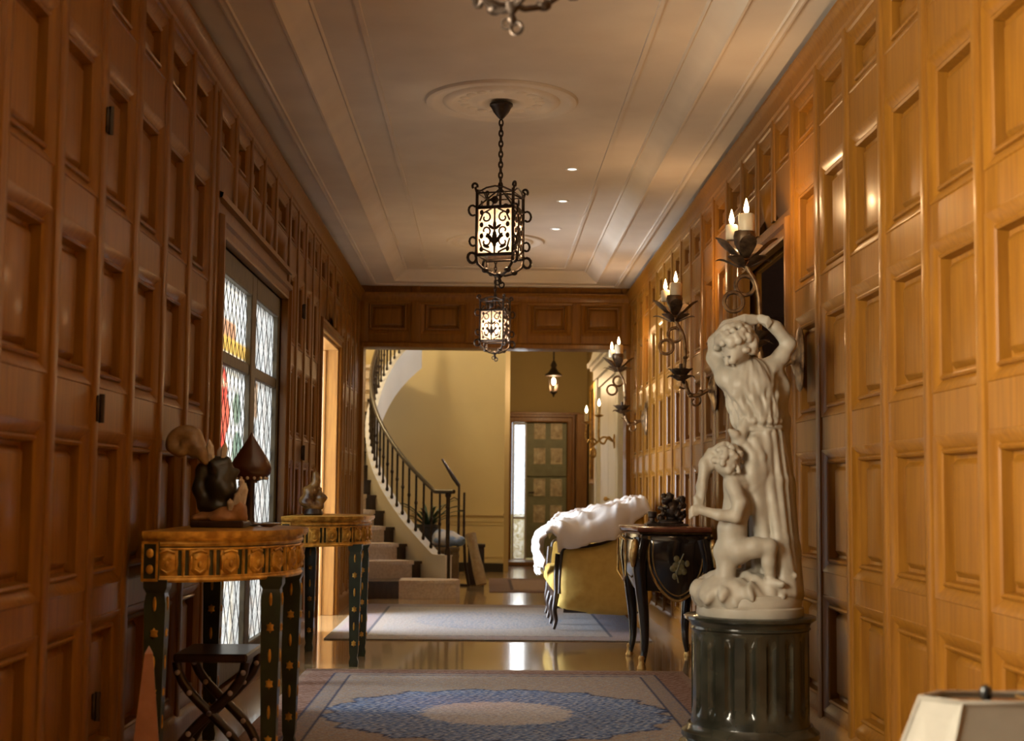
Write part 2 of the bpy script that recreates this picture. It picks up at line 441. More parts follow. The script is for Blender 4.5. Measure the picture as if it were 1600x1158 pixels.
# unlit room behind the right doorway
mb = MB()
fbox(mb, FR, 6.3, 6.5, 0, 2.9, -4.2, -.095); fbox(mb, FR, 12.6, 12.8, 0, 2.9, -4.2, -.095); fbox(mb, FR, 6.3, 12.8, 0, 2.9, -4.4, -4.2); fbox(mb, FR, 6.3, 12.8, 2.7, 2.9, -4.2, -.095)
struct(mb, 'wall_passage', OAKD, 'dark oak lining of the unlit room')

# end wall: panelled lintel over a wide opening to the stair hall
FF = lambda u, v, w: (u, YF-w, v)
mb = MB(); OX = (-1.31, 1.49, 2.68)
pc = [-1.365, -.763, -.18, .38, .955, 1.54]
for a, b in zip(pc, pc[1:]):
    u0, u1 = a+.05, b-.05
    panel(mb, FF, u0, u1, 2.80, 3.19, k=1.15); quad(mb, FF, u0, u1, 2.68, 2.80); quad(mb, FF, u0, u1, 3.19, 3.34)
for u in pc: stile(mb, FF, min(max(u, WL+.05), WR-.05), 2.68, 3.32, .052)
mould(mb, FF, WL, WR, [(v, w) for v, w in CROWN])
mould(mb, FF, OX[0]-.02, OX[1]+.02, [(2.66,-.02),(2.66,.03),(2.70,.034),(2.715,.02),(2.72,0)])
fbox(mb, FF, WL-.2, WR+.2, 2.66, 3.6, -.30, -.065)
for a, b in ((WL-.2, OX[0]),(OX[1], WR+.2)):
    fbox(mb, FF, a, b, 0, 2.68, -.30, .02)
struct(mb, 'wall_far', OAK, 'panelled oak lintel and posts of the wide opening', 32)
mb = MB(); mb.box(WL-.2, WR+.2, YB-.2, YB, 0, 3.6)
FB = lambda u, v, w: (u, YB+w, v)
bay(mb, FB, [WL+.04, -.78, -.2, .38, .96, WR-.04], TIERS); struct(mb, 'wall_near', OAK, 'panelled oak wall behind the viewpoint', 32)

# ceiling: soffit, beads, splayed step, tray with raised strips
mb = MB()
cr = [(0,3.32),(.145,3.32),(.149,3.309),(.160,3.306),(.170,3.311),(.176,3.311),(.188,3.306),(.192,3.32),(.385,3.32),(.39,3.312),(.402,3.312),(.408,3.325),(.44,3.345),(.485,3.385),(.515,3.412),(.525,3.405),(.535,3.42),
      (.725,3.42),(.728,3.411),(.752,3.411),(.755,3.42)]
rr = [[(WL+i,YB+i,z),(WR-i,YB+i,z),(WR-i,YF-i,z),(WL+i,YF-i,z)] for i, z in cr]
mb.loft(rr, True, False); mb.add(rr[-1], [(0,1,2,3)])
mb.box(WL-.2, WR+.2, YB-.2, YF+.3, 3.50, 3.60)
struct(mb, 'ceiling', PLASTER, 'cream plaster ceiling with moulded bands', 40)
for i, y in enumerate((3.62, 8.27, 13.03)):
    mb = MB()
    mb.lathe([(.001,0),(.10,0),(.115,-.012),(.15,-.014),(.165,-.004),(.27,-.004),(.285,-.014),(.31,-.02),(.335,-.014),(.345,-.004),(.385,-.004),(.40,-.014),(.42,-.018),(.44,-.014),(.45,.0)], 56, (.07,y,3.419), caps=False)
    for j in range(18):
        a = 2*pi*j/18; mb.ell((.07+.225*cos(a), y+.225*sin(a), 3.417), (.032,.032,.012), 5)
    struct(mb, 'trim_%d' % (i+1), PLASTER, 'round plaster ceiling medallion', 40)

# floor of the hall, side room and stair hall
mb = MB(); mb.box(-5.2, 4.2, YB-.3, 26.5, -.12, 0)
struct(mb, 'floor', FLOORM, 'polished brown stone floor')

# ------------------------------------------------------------------ leaded window in the left wall
FRAMEM = mat('weathered_window_frame', (.105,.080,.040), .5, col2=(.06,.045,.025), vscale=12., stretch=(3,3,1))
LEADM = mat('lead_came', (.10,.10,.10), .5, metal=.4, var=.2)
PANE = glass_mat('leaded_glass', (1,1,1), .55, attr=True)
mb = MB(); xf0, xf1 = WL-.10, WL-.025
ys = [7.30, 7.56, 8.50, 8.66, 9.58, 9.66]; zs = [.10, .235, .82, .93, 1.81, 1.88, 2.285, 2.42]
def fr(y0, y1, z0, z1, a=xf0, b=xf1): mb.bbox(a, b, y0, y1, z0, z1, .008)
fr(ys[0], ys[1], zs[0], zs[7]); fr(ys[4], ys[5], zs[0], zs[7]); fr(ys[2], ys[3], zs[0], zs[7])
for a, b in ((ys[1], ys[2]),(ys[3], ys[4])):
    fr(a, b, zs[0], zs[1]); fr(a, b, zs[6], zs[7]); fr(a, b, zs[2], zs[3], xf0, xf1-.012); fr(a, b, zs[4], zs[5], xf0, xf1-.012)
window_1 = struct(mb, 'window_1', FRAMEM, 'tall leaded window with greenish brown frame', 30)
def pane(y0, y1, z0, z1, fn, nm='pane'):
    ny, nz = max(6, int((y1-y0)/.022)), max(6, int((z1-z0)/.022)); g = MB(); x = -1.425
    vs = [(x, y0+(y1-y0)*i/ny, z0+(z1-z0)*j/nz) for j in range(nz+1) for i in range(ny+1)]
    g.add(vs, [(j*(ny+1)+i, j*(ny+1)+i+1, (j+1)*(ny+1)+i+1, (j+1)*(ny+1)+i) for j in range(nz) for i in range(ny)])
    o = g.build('pane', PANE, window_1); color_verts(o, fn)
    l = MB(); s_ = .125 if nm == 'pane' else .20; st = s_*1.45                                  # diamond lead cames
    c0, c1 = (y0+z0/1.45), (y1+z1/1.45)
    def clip(fy, lo, hi):
        a, b = lo, hi
        return a, b
    n = int((y1-y0+(z1-z0)/1.45)/s_)+2
    for k in range(-n, n+1):
        for sg in (1, -1):
            # line y = yc + sg*(z-z0)/1.45
            yc = y0+k*s_
            za, zb = z0, z1
            t0 = (y0-yc)*1.45*sg+z0; t1 = (y1-yc)*1.45*sg+z0
            a, b = max(za, min(t0, t1)), min(zb, max(t0, t1))
            if b-a < .01: continue
            l.tube([(x+.004, yc+sg*(a-z0)/1.45, a), (x+.004, yc+sg*(b-z0)/1.45, b)], .0024, 5)
    l.build('lead_came', LEADM, o)
    # scrolled iron grille on the outside of the glass
    gr = MB(); yc = (y0+y1)/2; zz = z0+.04
    while zz < z1-.12:
        for q in (-1, 1):
            for dy in (-.23, .23):
                if y0+.06 < yc+dy*(y1-y0)/.92 < y1-.06:
                    c = (x-.06, yc+dy*(y1-y0)/.92, zz+.06)
                    gr.tube(scroll((c[0], c[1]+q*.045, c[2]), .062, .016, -pi/2*q, pi*1.4*q, 'yz', 12), .0115, 5)
        zz += .17
    for dy in (-.43, 0, .43):
        gr.tube([(x-.06, yc+dy*(y1-y0)/.92, z0), (x-.06, yc+dy*(y1-y0)/.92, z1)], .0065, 5)
    if nm == 'grille': gr.build('iron_grille', IRON, o, 60)
def clearc(x, y, z):
    n = .5+.5*sin(y*31+z*17)*sin(z*23-y*11); return (.80+.12*n, .80+.10*n, .74+.10*n)
def stained(x, y, z):
    b = clearc(x, y, z)
    if 1.90 < z < 1.98: return (.85,.50,.12)
    if 1.98 < z < 2.06 and y < 8.15: return (.62,.34,.20)
    for cy, cz, r, c in ((7.80,1.70,.10,(.70,.10,.07)),(7.86,1.55,.11,(.75,.16,.10)),(7.78,1.43,.09,(.66,.09,.06)),(7.84,1.24,.08,(.75,.28,.24)),(7.95,1.12,.07,(.70,.32,.24)),(8.25,1.6,.09,(.25,.32,.24)),(8.3,1.35,.12,(.25,.34,.26))):
        if ((y-cy)/1.5)**2+(z-cz)**2 < r*r: return c
    return b
def warmc(x, y, z):
    b = clearc(x, y, z)
    if 1.58 < z < 1.80 and y < 8.98: return (.62,.42,.26)
    return b
pane(ys[1], ys[2], zs[5], zs[6], stained); pane(ys[1], ys[2], zs[3], zs[4], stained); pane(ys[1], ys[2], zs[1], zs[2], clearc, 'grille')
pane(ys[3], ys[4], zs[5], zs[6], clearc, 'grille'); pane(ys[3], ys[4], zs[3], zs[4], warmc, 'grille'); pane(ys[3], ys[4], zs[1], zs[2], clearc, 'grille')
# near window (beside the viewpoint) : plain sash with glazing bars
mb = MB()
for y in (NWIN[0], (NWIN[0]+NWIN[1])/2-.04, NWIN[1]-.08): mb.bbox(WL-.14, WL-.06, y, y+.08, NWIN[2], NWIN[3])
for z in (NWIN[2], 1.9, NWIN[3]-.08): mb.bbox(WL-.13, WL-.07, NWIN[0]+.08, NWIN[1]-.08, z, z+.08)
window_2 = struct(mb, 'window_2', FRAMEM, 'tall sash window beside the viewpoint', 30)

# ------------------------------------------------------------------ side room beyond the left doorway
mb = MB(); xo = WL-.2
mb.box(-4.3, xo, 10.6, 10.8, 0, 3.2); mb.box(-4.3, xo, 13.9, 14.1, 0, 3.2); mb.box(-4.3, xo, 10.6, 14.1, 3.0, 3.2)
mb.box(-4.3, -4.1, 10.6, 14.1, 2.6, 3.2); mb.box(-4.3, -4.1, 10.6, 11.0, 0, 2.6); mb.box(-4.3, -4.1, 13.7, 14.1, 0, 2.6)
struct(mb, 'wall_side', CREAM, 'cream walls of the bright side room')
DOORW = mat('golden_door_oak', (.29,.145,.036), .42, col2=(.22,.10,.024), vscale=5., stretch=(9,9,.7), coat=.3)
mb = MB()                                                     # jamb lining
mb.bbox(xo-.01, WL-.005, DOR[1]-.025, DOR[1], 0, DOR[2], .004); mb.bbox(xo-.01, WL-.005, DOR[0], DOR[0]+.025, 0, DOR[2], .004)
mb.bbox(xo-.01, WL-.005, DOR[0]+.025, DOR[1]-.025, DOR[2]-.025, DOR[2], .004)
mb.bbox(xo+.06, xo+.085, DOR[1]-.04, DOR[1]-.025, 0, DOR[2]-.03, .004)
struct(mb, 'trim_4', DOORW, 'golden oak lining of the lit doorway')
mb = MB()                                                     # glazed frame at the far side of the side room
for y in (11.0, 12.3, 13.6): mb.bbox(-4.22, -4.14, y, y+.1, 0, 2.6)
mb.bbox(-4.22, -4.14, 11.1, 13.6, 2.5, 2.6); mb.bbox(-4.22, -4.14, 11.1, 13.6, 0, .12)
struct(mb, 'window_3', WHITEP, 'white glazed frame of the side room')
# ------------------------------------------------------------------ stair hall
wp = catmull([(.27,20.5),(-.5,20.75),(-1.4,20.75),(-2.4,20.3),(-3.1,19.2),(-3.35,17.8),(-3.3,16.4),(-3.3,15.5)], 6)
mb = MB(); n = len(wp)
inn = [(p[0], p[1]) for p in [Vector((a,b,0)) for a, b in [(q[0],q[1]) for q in [(*w,0) for w in wp]]]]
def offs(pts, d):
    out = []
    for i in range(len(pts)):
        a = Vector(pts[max(i-1,0)]); b = Vector(pts[min(i+1,len(pts)-1)]); t = (b-a).normalized()
        out.append((pts[i][0]+t.y*d, pts[i][1]-t.x*d))
    return out
wp2 = [(p[0],p[1]) for p in inn]; outw = offs(wp2, .22)
mb.loft([[(a[0],a[1],0),(a[0],a[1],5.0),(b[0],b[1],5.0),(b[0],b[1],0)] for a, b in zip(wp2, outw)], True, True)
wc = struct(mb, 'wall_curved', CREAM, 'cream curved wall behind the staircase', 30)
mb = MB(); near = [(x, y-.0) for x, y in offs(wp2, -.02)][:20]
def rail(z0, z1, w0, w1, pts=None):
    p = (pts or wp2)[:22]; q0 = offs(p, -w0); q1 = offs(p, -w1)
    mb.loft([[(a[0],a[1],z0),(b[0],b[1],z0),(b[0],b[1],z1),(a[0],a[1],z1)] for a, b in zip(q0, q1)], True, True)
rail(.79, .83, 0, .03); rail(.70, .72, 0, .012)
for z0, z1 in ((.20,.215),(.655,.67)): rail(z0, z1, 0, .010)
struct(mb, 'trim_5', CREAM, 'cream dado rail on the curved wall')
mb = MB(); rail(0, .12, 0, .02); struct(mb, 'baseboard_far', BLACKSKIRT, 'black skirting of the curved wall')
# side and end walls beyond
mb = MB(); RX = 1.62
mb.box(RX, RX+.2, YF+.3, 23.2, 0, 2.9); mb.box(RX, RX+.2, YF+.3, 16.4, 2.9, 5.0); mb.box(RX, RX+.2, 18.6, 23.2, 2.9, 5.0); mb.box(RX, RX+.2, 16.4, 18.6, 4.4, 5.0)
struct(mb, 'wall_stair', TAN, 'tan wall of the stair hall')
mb = MB(); mb.box(-5, 4, 15.6, 26, 5.0, 5.2); mb.box(-5, WL-.2, 15.5, 15.62, 0, 5); mb.box(WR+.2, 3.2, 15.5, 15.62, 0, 5.2); mb.box(WL-.2, WR+.2, 15.3, 15.6, 3.6, 5.2)
struct(mb, 'ceiling_stair', CREAM, 'pale ceiling of the stair hall')
DX = (.42, 1.30, 2.24)
mb = MB(); mb.box(.25, DX[0], 23, 23.25, 0, 5); mb.box(DX[1], RX+.2, 23, 23.25, 0, 5); mb.box(DX[0], DX[1], 23, 23.25, DX[2], 5)
mb.box(.10, .265, 20.74, 23.25, 0, 5)
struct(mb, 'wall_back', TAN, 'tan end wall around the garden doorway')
mb = MB(); FD = lambda u, v, w: (u, 23-w, v)
casing(mb, FD, DX[0], DX[1], DX[2], .13, .05)
mb.bbox(DX[1]+.13, 1.60, 22.6, 23, 0, 2.36, .01); mb.bbox(DX[0]-.05, DX[1]+.2, 22.93, 23, 2.36, 2.40, .006)
struct(mb, 'trim_6', DOORW, 'golden oak surround of the garden doorway', 30)
mb = MB(); mb.bbox(.28, 1.6, 22.2, 22.99, 0, .06, .01); struct(mb, 'trim_7', DOORW, 'oak step at the garden doorway')
# green double-tier door with carved cream panels, glazed strip beside it
DGREEN = mat('sage_green_paint', (.30,.31,.19), .5, col2=(.24,.25,.15), vscale=9.)
DPAN = mat('carved_cream_panel', (.82,.75,.55), .6, col2=(.55,.46,.29), vscale=16., bump=.3)
mb = MB(); mb.bbox(.66, 1.295, 23.06, 23.11, .10, 1.35, .006); mb.bbox(.66, 1.295, 23.06, 23.11, 1.38, 2.23, .006)
mb.box(.645, 1.3, 23.09, 23.12, .08, 2.24)
door_1 = struct(mb, 'door_1', DGREEN, 'sage green garden door with eight carved cream panels', 30)
for zc, h in ((2.10,.13),(1.70,.13),(1.20,.14),(.78,.14)):
    for xc in (.865, 1.135):
        g = MB(); F = lambda u, v, w: (u, 23.06-w, v)
        panel(g, F, xc-.095, xc+.095, zc-h, zc+h, [(0,0),(.005,.012),(.02,.012),(.024,0),(.03,.004)])
        g.ell((xc, 23.05, zc), (.06,.014,h*.62), 8, bump=lambda a, p: 1+.16*sin(5*a)*sin(6*p))
        g.build('carved_panel', DPAN, door_1, 40)
g = MB(); g.tube([(.70,23.06,1.12),(.70,23.0,1.12),(.78,22.99,1.12)], .012, 8); g.build('door_handle', IRON, door_1, 40)
mb = MB(); mb.bbox(.43, .46, 23.06, 23.12, .04, 2.24, .004); mb.bbox(.63, .66, 23.05, 23.13, .04, 2.24, .004)
for z in (.04, .70, 2.2): mb.bbox(.46, .63, 23.06, 23.12, z, z+.035, .004)
window_4 = struct(mb, 'window_4', WHITEP, 'narrow glazed strip beside the green door', 30)
g = MB(); g.box(.46, .63, 23.085, 23.09, .075, 2.2); g.build('pane', glass_mat('clear_glass', (.97,.98,.98), .9), window_4)
mb = MB(); mb.box(-1, 3, 24.4, 24.6, -.1, .75); struct(mb, 'wall_garden', mat('garden_wall_render', (.75,.68,.42), .8, var=.15), 'low yellow garden wall outside')
# white panelled door and surround on the side wall of the stair hall
mb = MB(); G = lambda u, v, w: (RX-w, u, v)
fbox(mb, G, 16.75, 17.15, 0, 2.72, 0, .07); fbox(mb, G, 20.1, 20.5, 0, 2.72, 0, .07)
panel(mb, lambda u, v, w: G(u, v, w+.075), 16.80, 17.10, .25, 2.45); panel(mb, lambda u, v, w: G(u, v, w+.075), 20.15, 20.45, .25, 2.45)
fbox(mb, G, 16.7, 20.55, 2.72, 2.86, 0, .09); fbox(mb, G, 16.65, 20.6, 2.86, 2.91, 0, .13); fbox(mb, G, 16.6, 20.65, 2.91, 2.97, 0, .17)
mb.loft([[G(16.6,2.97,w),G(18.6,3.45,w),G(20.65,2.97,w)] for w in (0,.13)], True, True)
for y in (16.75, 20.1): fbox(mb, G, y-.03, y+.43, 0, .22, 0, .095)
fbox(mb, G, 17.15, 20.1, 2.6, 2.72, 0, .05)
struct(mb, 'trim_8', WHITEP, 'white pedimented door surround', 30)
mb = MB(); fbox(mb, G, 17.15, 20.1, 0, 2.6, 0, .02)
for a, b in ((17.2,18.6),(18.65,20.05)):
    for v0, v1 in ((.15,.75),(.9,2.45)): panel(mb, lambda u, v, w: G(u, v, w+.02), a+.1, b-.1, v0, v1, k=1.6)
d3 = struct(mb, 'door_3', WHITEP, 'white panelled double door in the stair hall', 30)
g = MB(); g.ell((RX-.07,18.55,1.05), (.03,.03,.03), 8); g.tube([(RX-.07,18.55,1.05),(RX-.02,18.55,1.05)], .01); g.build('door_handle', GILTB, d3, 40)
# high window of the stair hall
mb = MB()
for y in (16.4, 17.47, 18.54): mb.bbox(RX+.05, RX+.12, y, y+.06, 2.9, 4.4)
for z in (2.9, 4.34): mb.bbox(RX+.05, RX+.12, 16.46, 18.54, z, z+.06)
struct(mb, 'window_5', WHITEP, 'high white window of the stair hall', 30)

# ------------------------------------------------------------------ staircase
CARPET = mat('stair_carpet', (.68,.60,.53), .95, col2=(.54,.46,.40), vscale=40., bump=.2, spec=.1)
stair = thing('staircase', (-.9,16.0,0), 'curving staircase with pinkish carpet runner, white stringer and dark iron balustrade', 'staircase')
O = Vector((-.9,16.0,0))
sp = catmull([(-.42,15.80,0),(-.70,16.12,0),(-.95,16.45,0),(-1.17,16.85,0),(-1.33,17.25,0),(-1.44,17.7,0),(-1.50,18.2,0),(-1.49,18.7,0),(-1.43,19.2,0),(-1.32,19.65,0),(-1.16,20.0,0),(-.95,20.3,0)], 10)
cum = [0.]
for a, b in zip(sp, sp[1:]): cum.append(cum[-1]+(Vector(b)-Vector(a)).length)
def at_s(s):
    s = max(0, min(s, cum[-1]-1e-6))
    for i in range(len(cum)-1):
        if cum[i+1] >= s:
            t = (s-cum[i])/(cum[i+1]-cum[i]); p = Vector(sp[i]).lerp(Vector(sp[i+1]), t); d = (Vector(sp[i+1])-Vector(sp[i])).normalized()
            return p, d
SMAX = cum[-1]-.05
ztop = lambda s: .42+.62*max(0, s-.2)
zrail = lambda s: 1.13+.60*max(0, s-.25)
def outp(s, d):
    p, t = at_s(s); nrm = Vector((-t.y, t.x, 0)); q = p+nrm*d
    if q.x < -1.27: q.y = max(q.y, 15.66)
    return q
st = MB(); RISE = .18
def L3(p, z): return (p.x-O.x, p.y-O.y, z)
nstep = int((SMAX-.43)/.29)
# bullnose bottom step
bn = [(-.36,16.05),(-.28,15.80),(-.27,15.66),(-.31,15.55),(-.42,15.47),(-.60,15.42),(-1.27,15.36),(-1.27,15.68),(-1.9,15.70),(-1.9,16.3)]
st0 = MB(); st0.poly([(x-O.x, y-O.y) for x, y in bn], 0, .15); st0.poly([(x-O.x+(.0 if x > -.5 else 0), y-O.y-.02) for x, y in bn], .15, .18)
st0.build('tread', WALNUT, stair, 30)
for k in range(2, nstep+2):
    s0 = .43+.29*(k-2); s1 = s0+.34; z1 = RISE*k; z0 = 0 if k <= 3 else z1-(.22 if k < 9 else .035)
    g = MB(); N_ = [L3(outp(s0, .0), 0), L3(outp(s0, 1.0), 0), L3(outp(s1, 1.0), 0), L3(outp(s1, .0), 0)]
    g.poly([(p[0], p[1]) for p in N_], z0, z1-.03)
    N2 = [L3(outp(s0-.03, .0), 0), L3(outp(s0-.03, 1.0), 0), L3(outp(s1, 1.0), 0), L3(outp(s1, .0), 0)]
    g.poly([(p[0], p[1]) for p in N2], z1-.03, z1)
    g.build('tread', WALNUT, stair)
cp = MB()
def strip(pa, pb, pc, pd, z0, z1): cp.poly([(p[0], p[1]) for p in (pa, pb, pc, pd)], z0, z1)
c1 = [(-.30,15.80),(-.26,15.66),(-.30,15.53),(-.42,15.455),(-.60,15.405),(-.90,15.375),(-.90,15.9)]
cp.poly([(x-O.x, y-O.y-.004) for x, y in c1], .0, .152); cp.poly([(x-O.x, y-O.y-.025) for x, y in c1], .152, .19)
for k in range(2, nstep+2):
    s0 = .43+.29*(k-2); s1 = s0+.32; z1 = RISE*k
    a, b, c, d = (L3(outp(s0-.008, .13), 0), L3(outp(s0-.008, .93), 0), L3(outp(s1, .93), 0), L3(outp(s1, .13), 0))
    strip(a, b, c, d, z1-.18, z1-.028)
    a, b = L3(outp(s0-.045, .13), 0), L3(outp(s0-.045, .93), 0)
    strip(a, b, c, d, z1-.034, z1+.010)
cp.build('carpet_runner', CARPET, stair)
sg = MB(); rings = []; ns = 70
for i in range(ns+1):
    s = SMAX*i/ns; p, t = at_s(s); nr = Vector((-t.y, t.x, 0)); zb = 0 if s < .25 else max(.0, ztop(s)-.46 if s > 2.6 else ztop(s)-.42)
    a = p+nr*.005; b = p-nr*.085
    if s < .6: zb = 0
    rings.append([L3(a, zb), L3(a, ztop(s)), L3(p+nr*.02, ztop(s)+.001), L3(p+nr*.02, ztop(s)+.02), L3(p-nr*.10, ztop(s)+.02), L3(b, ztop(s)), L3(b, zb)])
sg.loft(rings, True, True); sg.build('stringer', WHITEP, stair, 40)
sf = MB(); rings = []
for i in range(ns+1):
    s = 1.0+(SMAX-1.0)*i/ns; p, t = at_s(s); z = ztop(s)-.44
    rings.append([L3(p, z), L3(outp(s, 1.0), z), L3(outp(s, 1.0), z-.05), L3(p, z-.05)])
sf.loft(rings, True, True); sf.build('soffit', WHITEP, stair, 40)
hr = MB(); pts = []
for i in range(61):
    s = SMAX*i/60; p, t = at_s(s); nr = Vector((-t.y, t.x, 0)); pts.append(L3(p-nr*.04, zrail(s)))
hr.tube([ (pts[0][0]+.05, pts[0][1]-.05, pts[0][2]) ]+pts, .024, 8); hr.build('handrail', WALNUT, stair, 50)
nw = MB(); p, t = at_s(.02); q = L3(p-Vector((-t.y, t.x, 0))*.04, 0)
nw.lathe([(.032,.18),(.032,.5),(.022,.52),(.022,1.06),(.034,1.08),(.034,1.12)], 10, (q[0], q[1], 0)); nw.build('newel_post', IRON, stair, 30)
s = .16
while s < SMAX-.05:
    p, t = at_s(s); q = L3(p-Vector((-t.y, t.x, 0))*.04, 0); b = MB()
    b.tube([(q[0], q[1], ztop(s)+.015), (q[0], q[1], zrail(s))], .0125, 6)
    zm = (ztop(s)+zrail(s))/2; b.ell((q[0], q[1], zm), (.02,.02,.03), 5); b.ell((q[0], q[1], ztop(s)+.04), (.02,.02,.03), 4)
    b.build('baluster', IRON, stair, 40); s += .145

# ------------------------------------------------------------------ things at the foot of the stair
POT = mat('dark_pot', (.035,.032,.03), .45, col2=(.02,.018,.016), vscale=14., bump=.1)
PALEPOT = mat('pale_pot', (.42,.39,.36), .5, var=.15)
LEAF = mat('dark_leaf', (.035,.075,.028), .45, col2=(.018,.04,.016), vscale=20.)
def leaves(mb, c, n, L, w, droop, up, seed):
    r = random.Random(seed)
    for i in range(n):
        a = r.uniform(0, 2*pi); l = L*r.uniform(.6, 1.1); u = up*r.uniform(.6, 1.2); pts = []
        for k in range(7):
            t = k/6; pts.append((c[0]+cos(a)*l*t*(1-.1*t), c[1]+sin(a)*l*t*(1-.1*t), c[2]+u*l*(t-droop*t*t)))
        nx, ny = -sin(a), cos(a); ring = []
        for k, p in enumerate(pts):
            ww = w*sin(pi*min(1, .15+.85*k/6))*1.0+.002
            ring.append([(p[0]+nx*ww, p[1]+ny*ww, p[2]), (p[0], p[1], p[2]-ww*.35-.002), (p[0]-nx*ww, p[1]-ny*ww, p[2]), (p[0], p[1], p[2]+.002)])
        mb.loft(ring, True, True)
pl = thing('potted_plant', (-.665,17.2,0), 'spiky green plant in a tall dark tapered pot behind the newel post', 'plant')
mb = MB(); mb.lathe([(.075,0),(.085,.02),(.115,.70),(.125,.71),(.125,.74),(.105,.74),(.10,.69),(.001,.68)], 20); mb.build('pot', POT, pl, 40)
mb = MB(); leaves(mb, (0,0,.68), 26, .42, .018, .55, 1.5, 3); mb.build('foliage', LEAF, pl, 60)
pl = thing('potted_plant', (-.93,17.5,0), 'low bushy plant in a pale pot behind the balusters', 'plant')
mb = MB(); mb.lathe([(.08,0),(.10,.02),(.13,.60),(.14,.62),(.14,.68),(.12,.68),(.115,.64),(.001,.63)], 20); mb.build('pot', PALEPOT, pl, 40)
mb = MB(); leaves(mb, (0,0,.64), 40, .20, .03, .7, 1.2, 5); mb.build('foliage', LEAF, pl, 60)
BOXW = mat('worn_box_wood', (.20,.14,.07), .6, col2=(.13,.085,.04), vscale=7., stretch=(3,3,1))
bx = thing('storage_chest', (-.45,16.95,0), 'worn wooden box at the foot of the stair, under the blue bundle', 'box')
mb = MB(); mb.bbox(-.15,.15,-.14,.14,0,.44,.01)
for z in (.06,.36): mb.bbox(-.156,.156,-.146,.146,z,z+.035,.004)
mb.build('body', BOXW, bx, 30); mb = MB(); mb.bbox(-.16,.16,-.15,.15,.44,.48,.008); mb.build('lid', BOXW, bx, 30)
BLUEC = mat('blue_white_cloth', (.20,.30,.52), .9, col2=(.62,.63,.66), vscale=9., bump=.1, spec=.1, lo=.42, hi=.58)
sd = SDF((-.22,-.2,-.01), (.24,.2,.26), .01)
sd.ball((0,0,.075), (.19,.15,.075), .03, lambda x, y, z: .010*np.sin(24*x+9*y)*np.cos(17*y+11*z)); sd.ball((-.03,.02,.13), (.13,.11,.075), .04, lambda x, y, z: .01*np.sin(31*x-13*y)); sd.cone((.05,0,.12), (.17,-.04,.07), .06, .05, .04)
sd.ball((0,0,-.2), (.5,.5,.203), 0, sub=True)
o = sd.build('cloth_bundle', BLUEC); o.location = (-.45,16.95,.482); tag(o, 'crumpled blue and white cloth bundle lying on the wooden box', 'cloth')
RUGROLL = mat('rolled_rug_back', (.46,.37,.24), .95, col2=(.38,.29,.18), vscale=25., bump=.15, spec=.1)
mb = MB(); a = Vector((-.03,16.70,.068)); b = Vector((-.165,16.86,.64)); rr = []
for i in range(9):
    t = i/8; rr.append(.062+.006*sin(7*t))
mb.tube([a.lerp(b, i/8) for i in range(9)], rr, 16)
o = mb.build('rolled_rug', RUGROLL, None, 40); tag(o, 'rolled cream rug leaning beside the wooden box at the stair foot', 'rug')
mb = MB(); mb.bbox(-.20,0,17.55,17.8,0,.46,.01); mb.bbox(-.21,.01,17.54,17.81,.46,.50,.006)
o = mb.build('stool', WALNUT, None, 30); tag(o, 'small dark stool against the cream wall behind the rolled rug', 'stool')
es = thing('iron_stand', (-.285,17.45,0), 'tall dark stand with a slanting top arm by the cream wall', 'stand')
for dx in (-.03, .035):
    mb = MB(); mb.tube([(dx*3,-.02,0),(dx*1.6,0,.25),(dx,0,.6),(dx,0,1.22 if dx < 0 else 1.12)], [.022,.02,.017,.015], 8); mb.build('post', WALNUT, es, 50)
mb = MB(); mb.tube([(-.03,0,1.20),(-.10,0,1.30),(-.24,0,1.52)], [.022,.026,.012], 8); mb.build('slanting_arm', WALNUT, es, 50)
mb = MB(); mb.tube([(-.03,0,1.03),(-.09,0,1.06),(-.15,0,1.02),(-.19,0,.93)], .008, 6); mb.build('curled_brace', WALNUT, es, 50)
for z in (.5, .9): mb = MB(); mb.tube([(-.035,.0,z),(.04,0,z)], .012, 6); mb.build('crossbar', WALNUT, es, 50)
mb = MB(); mb.tube([(.1,-.02,.012),(-.09,-.02,.012),(-.02,.12,.012),(.1,-.02,.012)], .012, 6); mb.build('base', WALNUT, es, 50)
# framed mirror beyond the white door
mr = thing('wall_mirror', (RX-.03,21.4,2.0), 'tall narrow gilt framed mirror beyond the white door', 'mirror')
mb = MB(); F = lambda u, v, w: (-w+.03, u, v)
panel(mb, F, -.45,.45,-.75,.75,[(0,0),(.0,.03),(.02,.05),(.06,.045),(.075,.03)]); mb.build('frame', GILT, mr, 40)
mb = MB(); mb.box(.0-.004,.0,-.37,.37,-.67,.67); mb.build('glass', mat('mirror_glass', (.35,.33,.30), .05, metal=1.), mr)
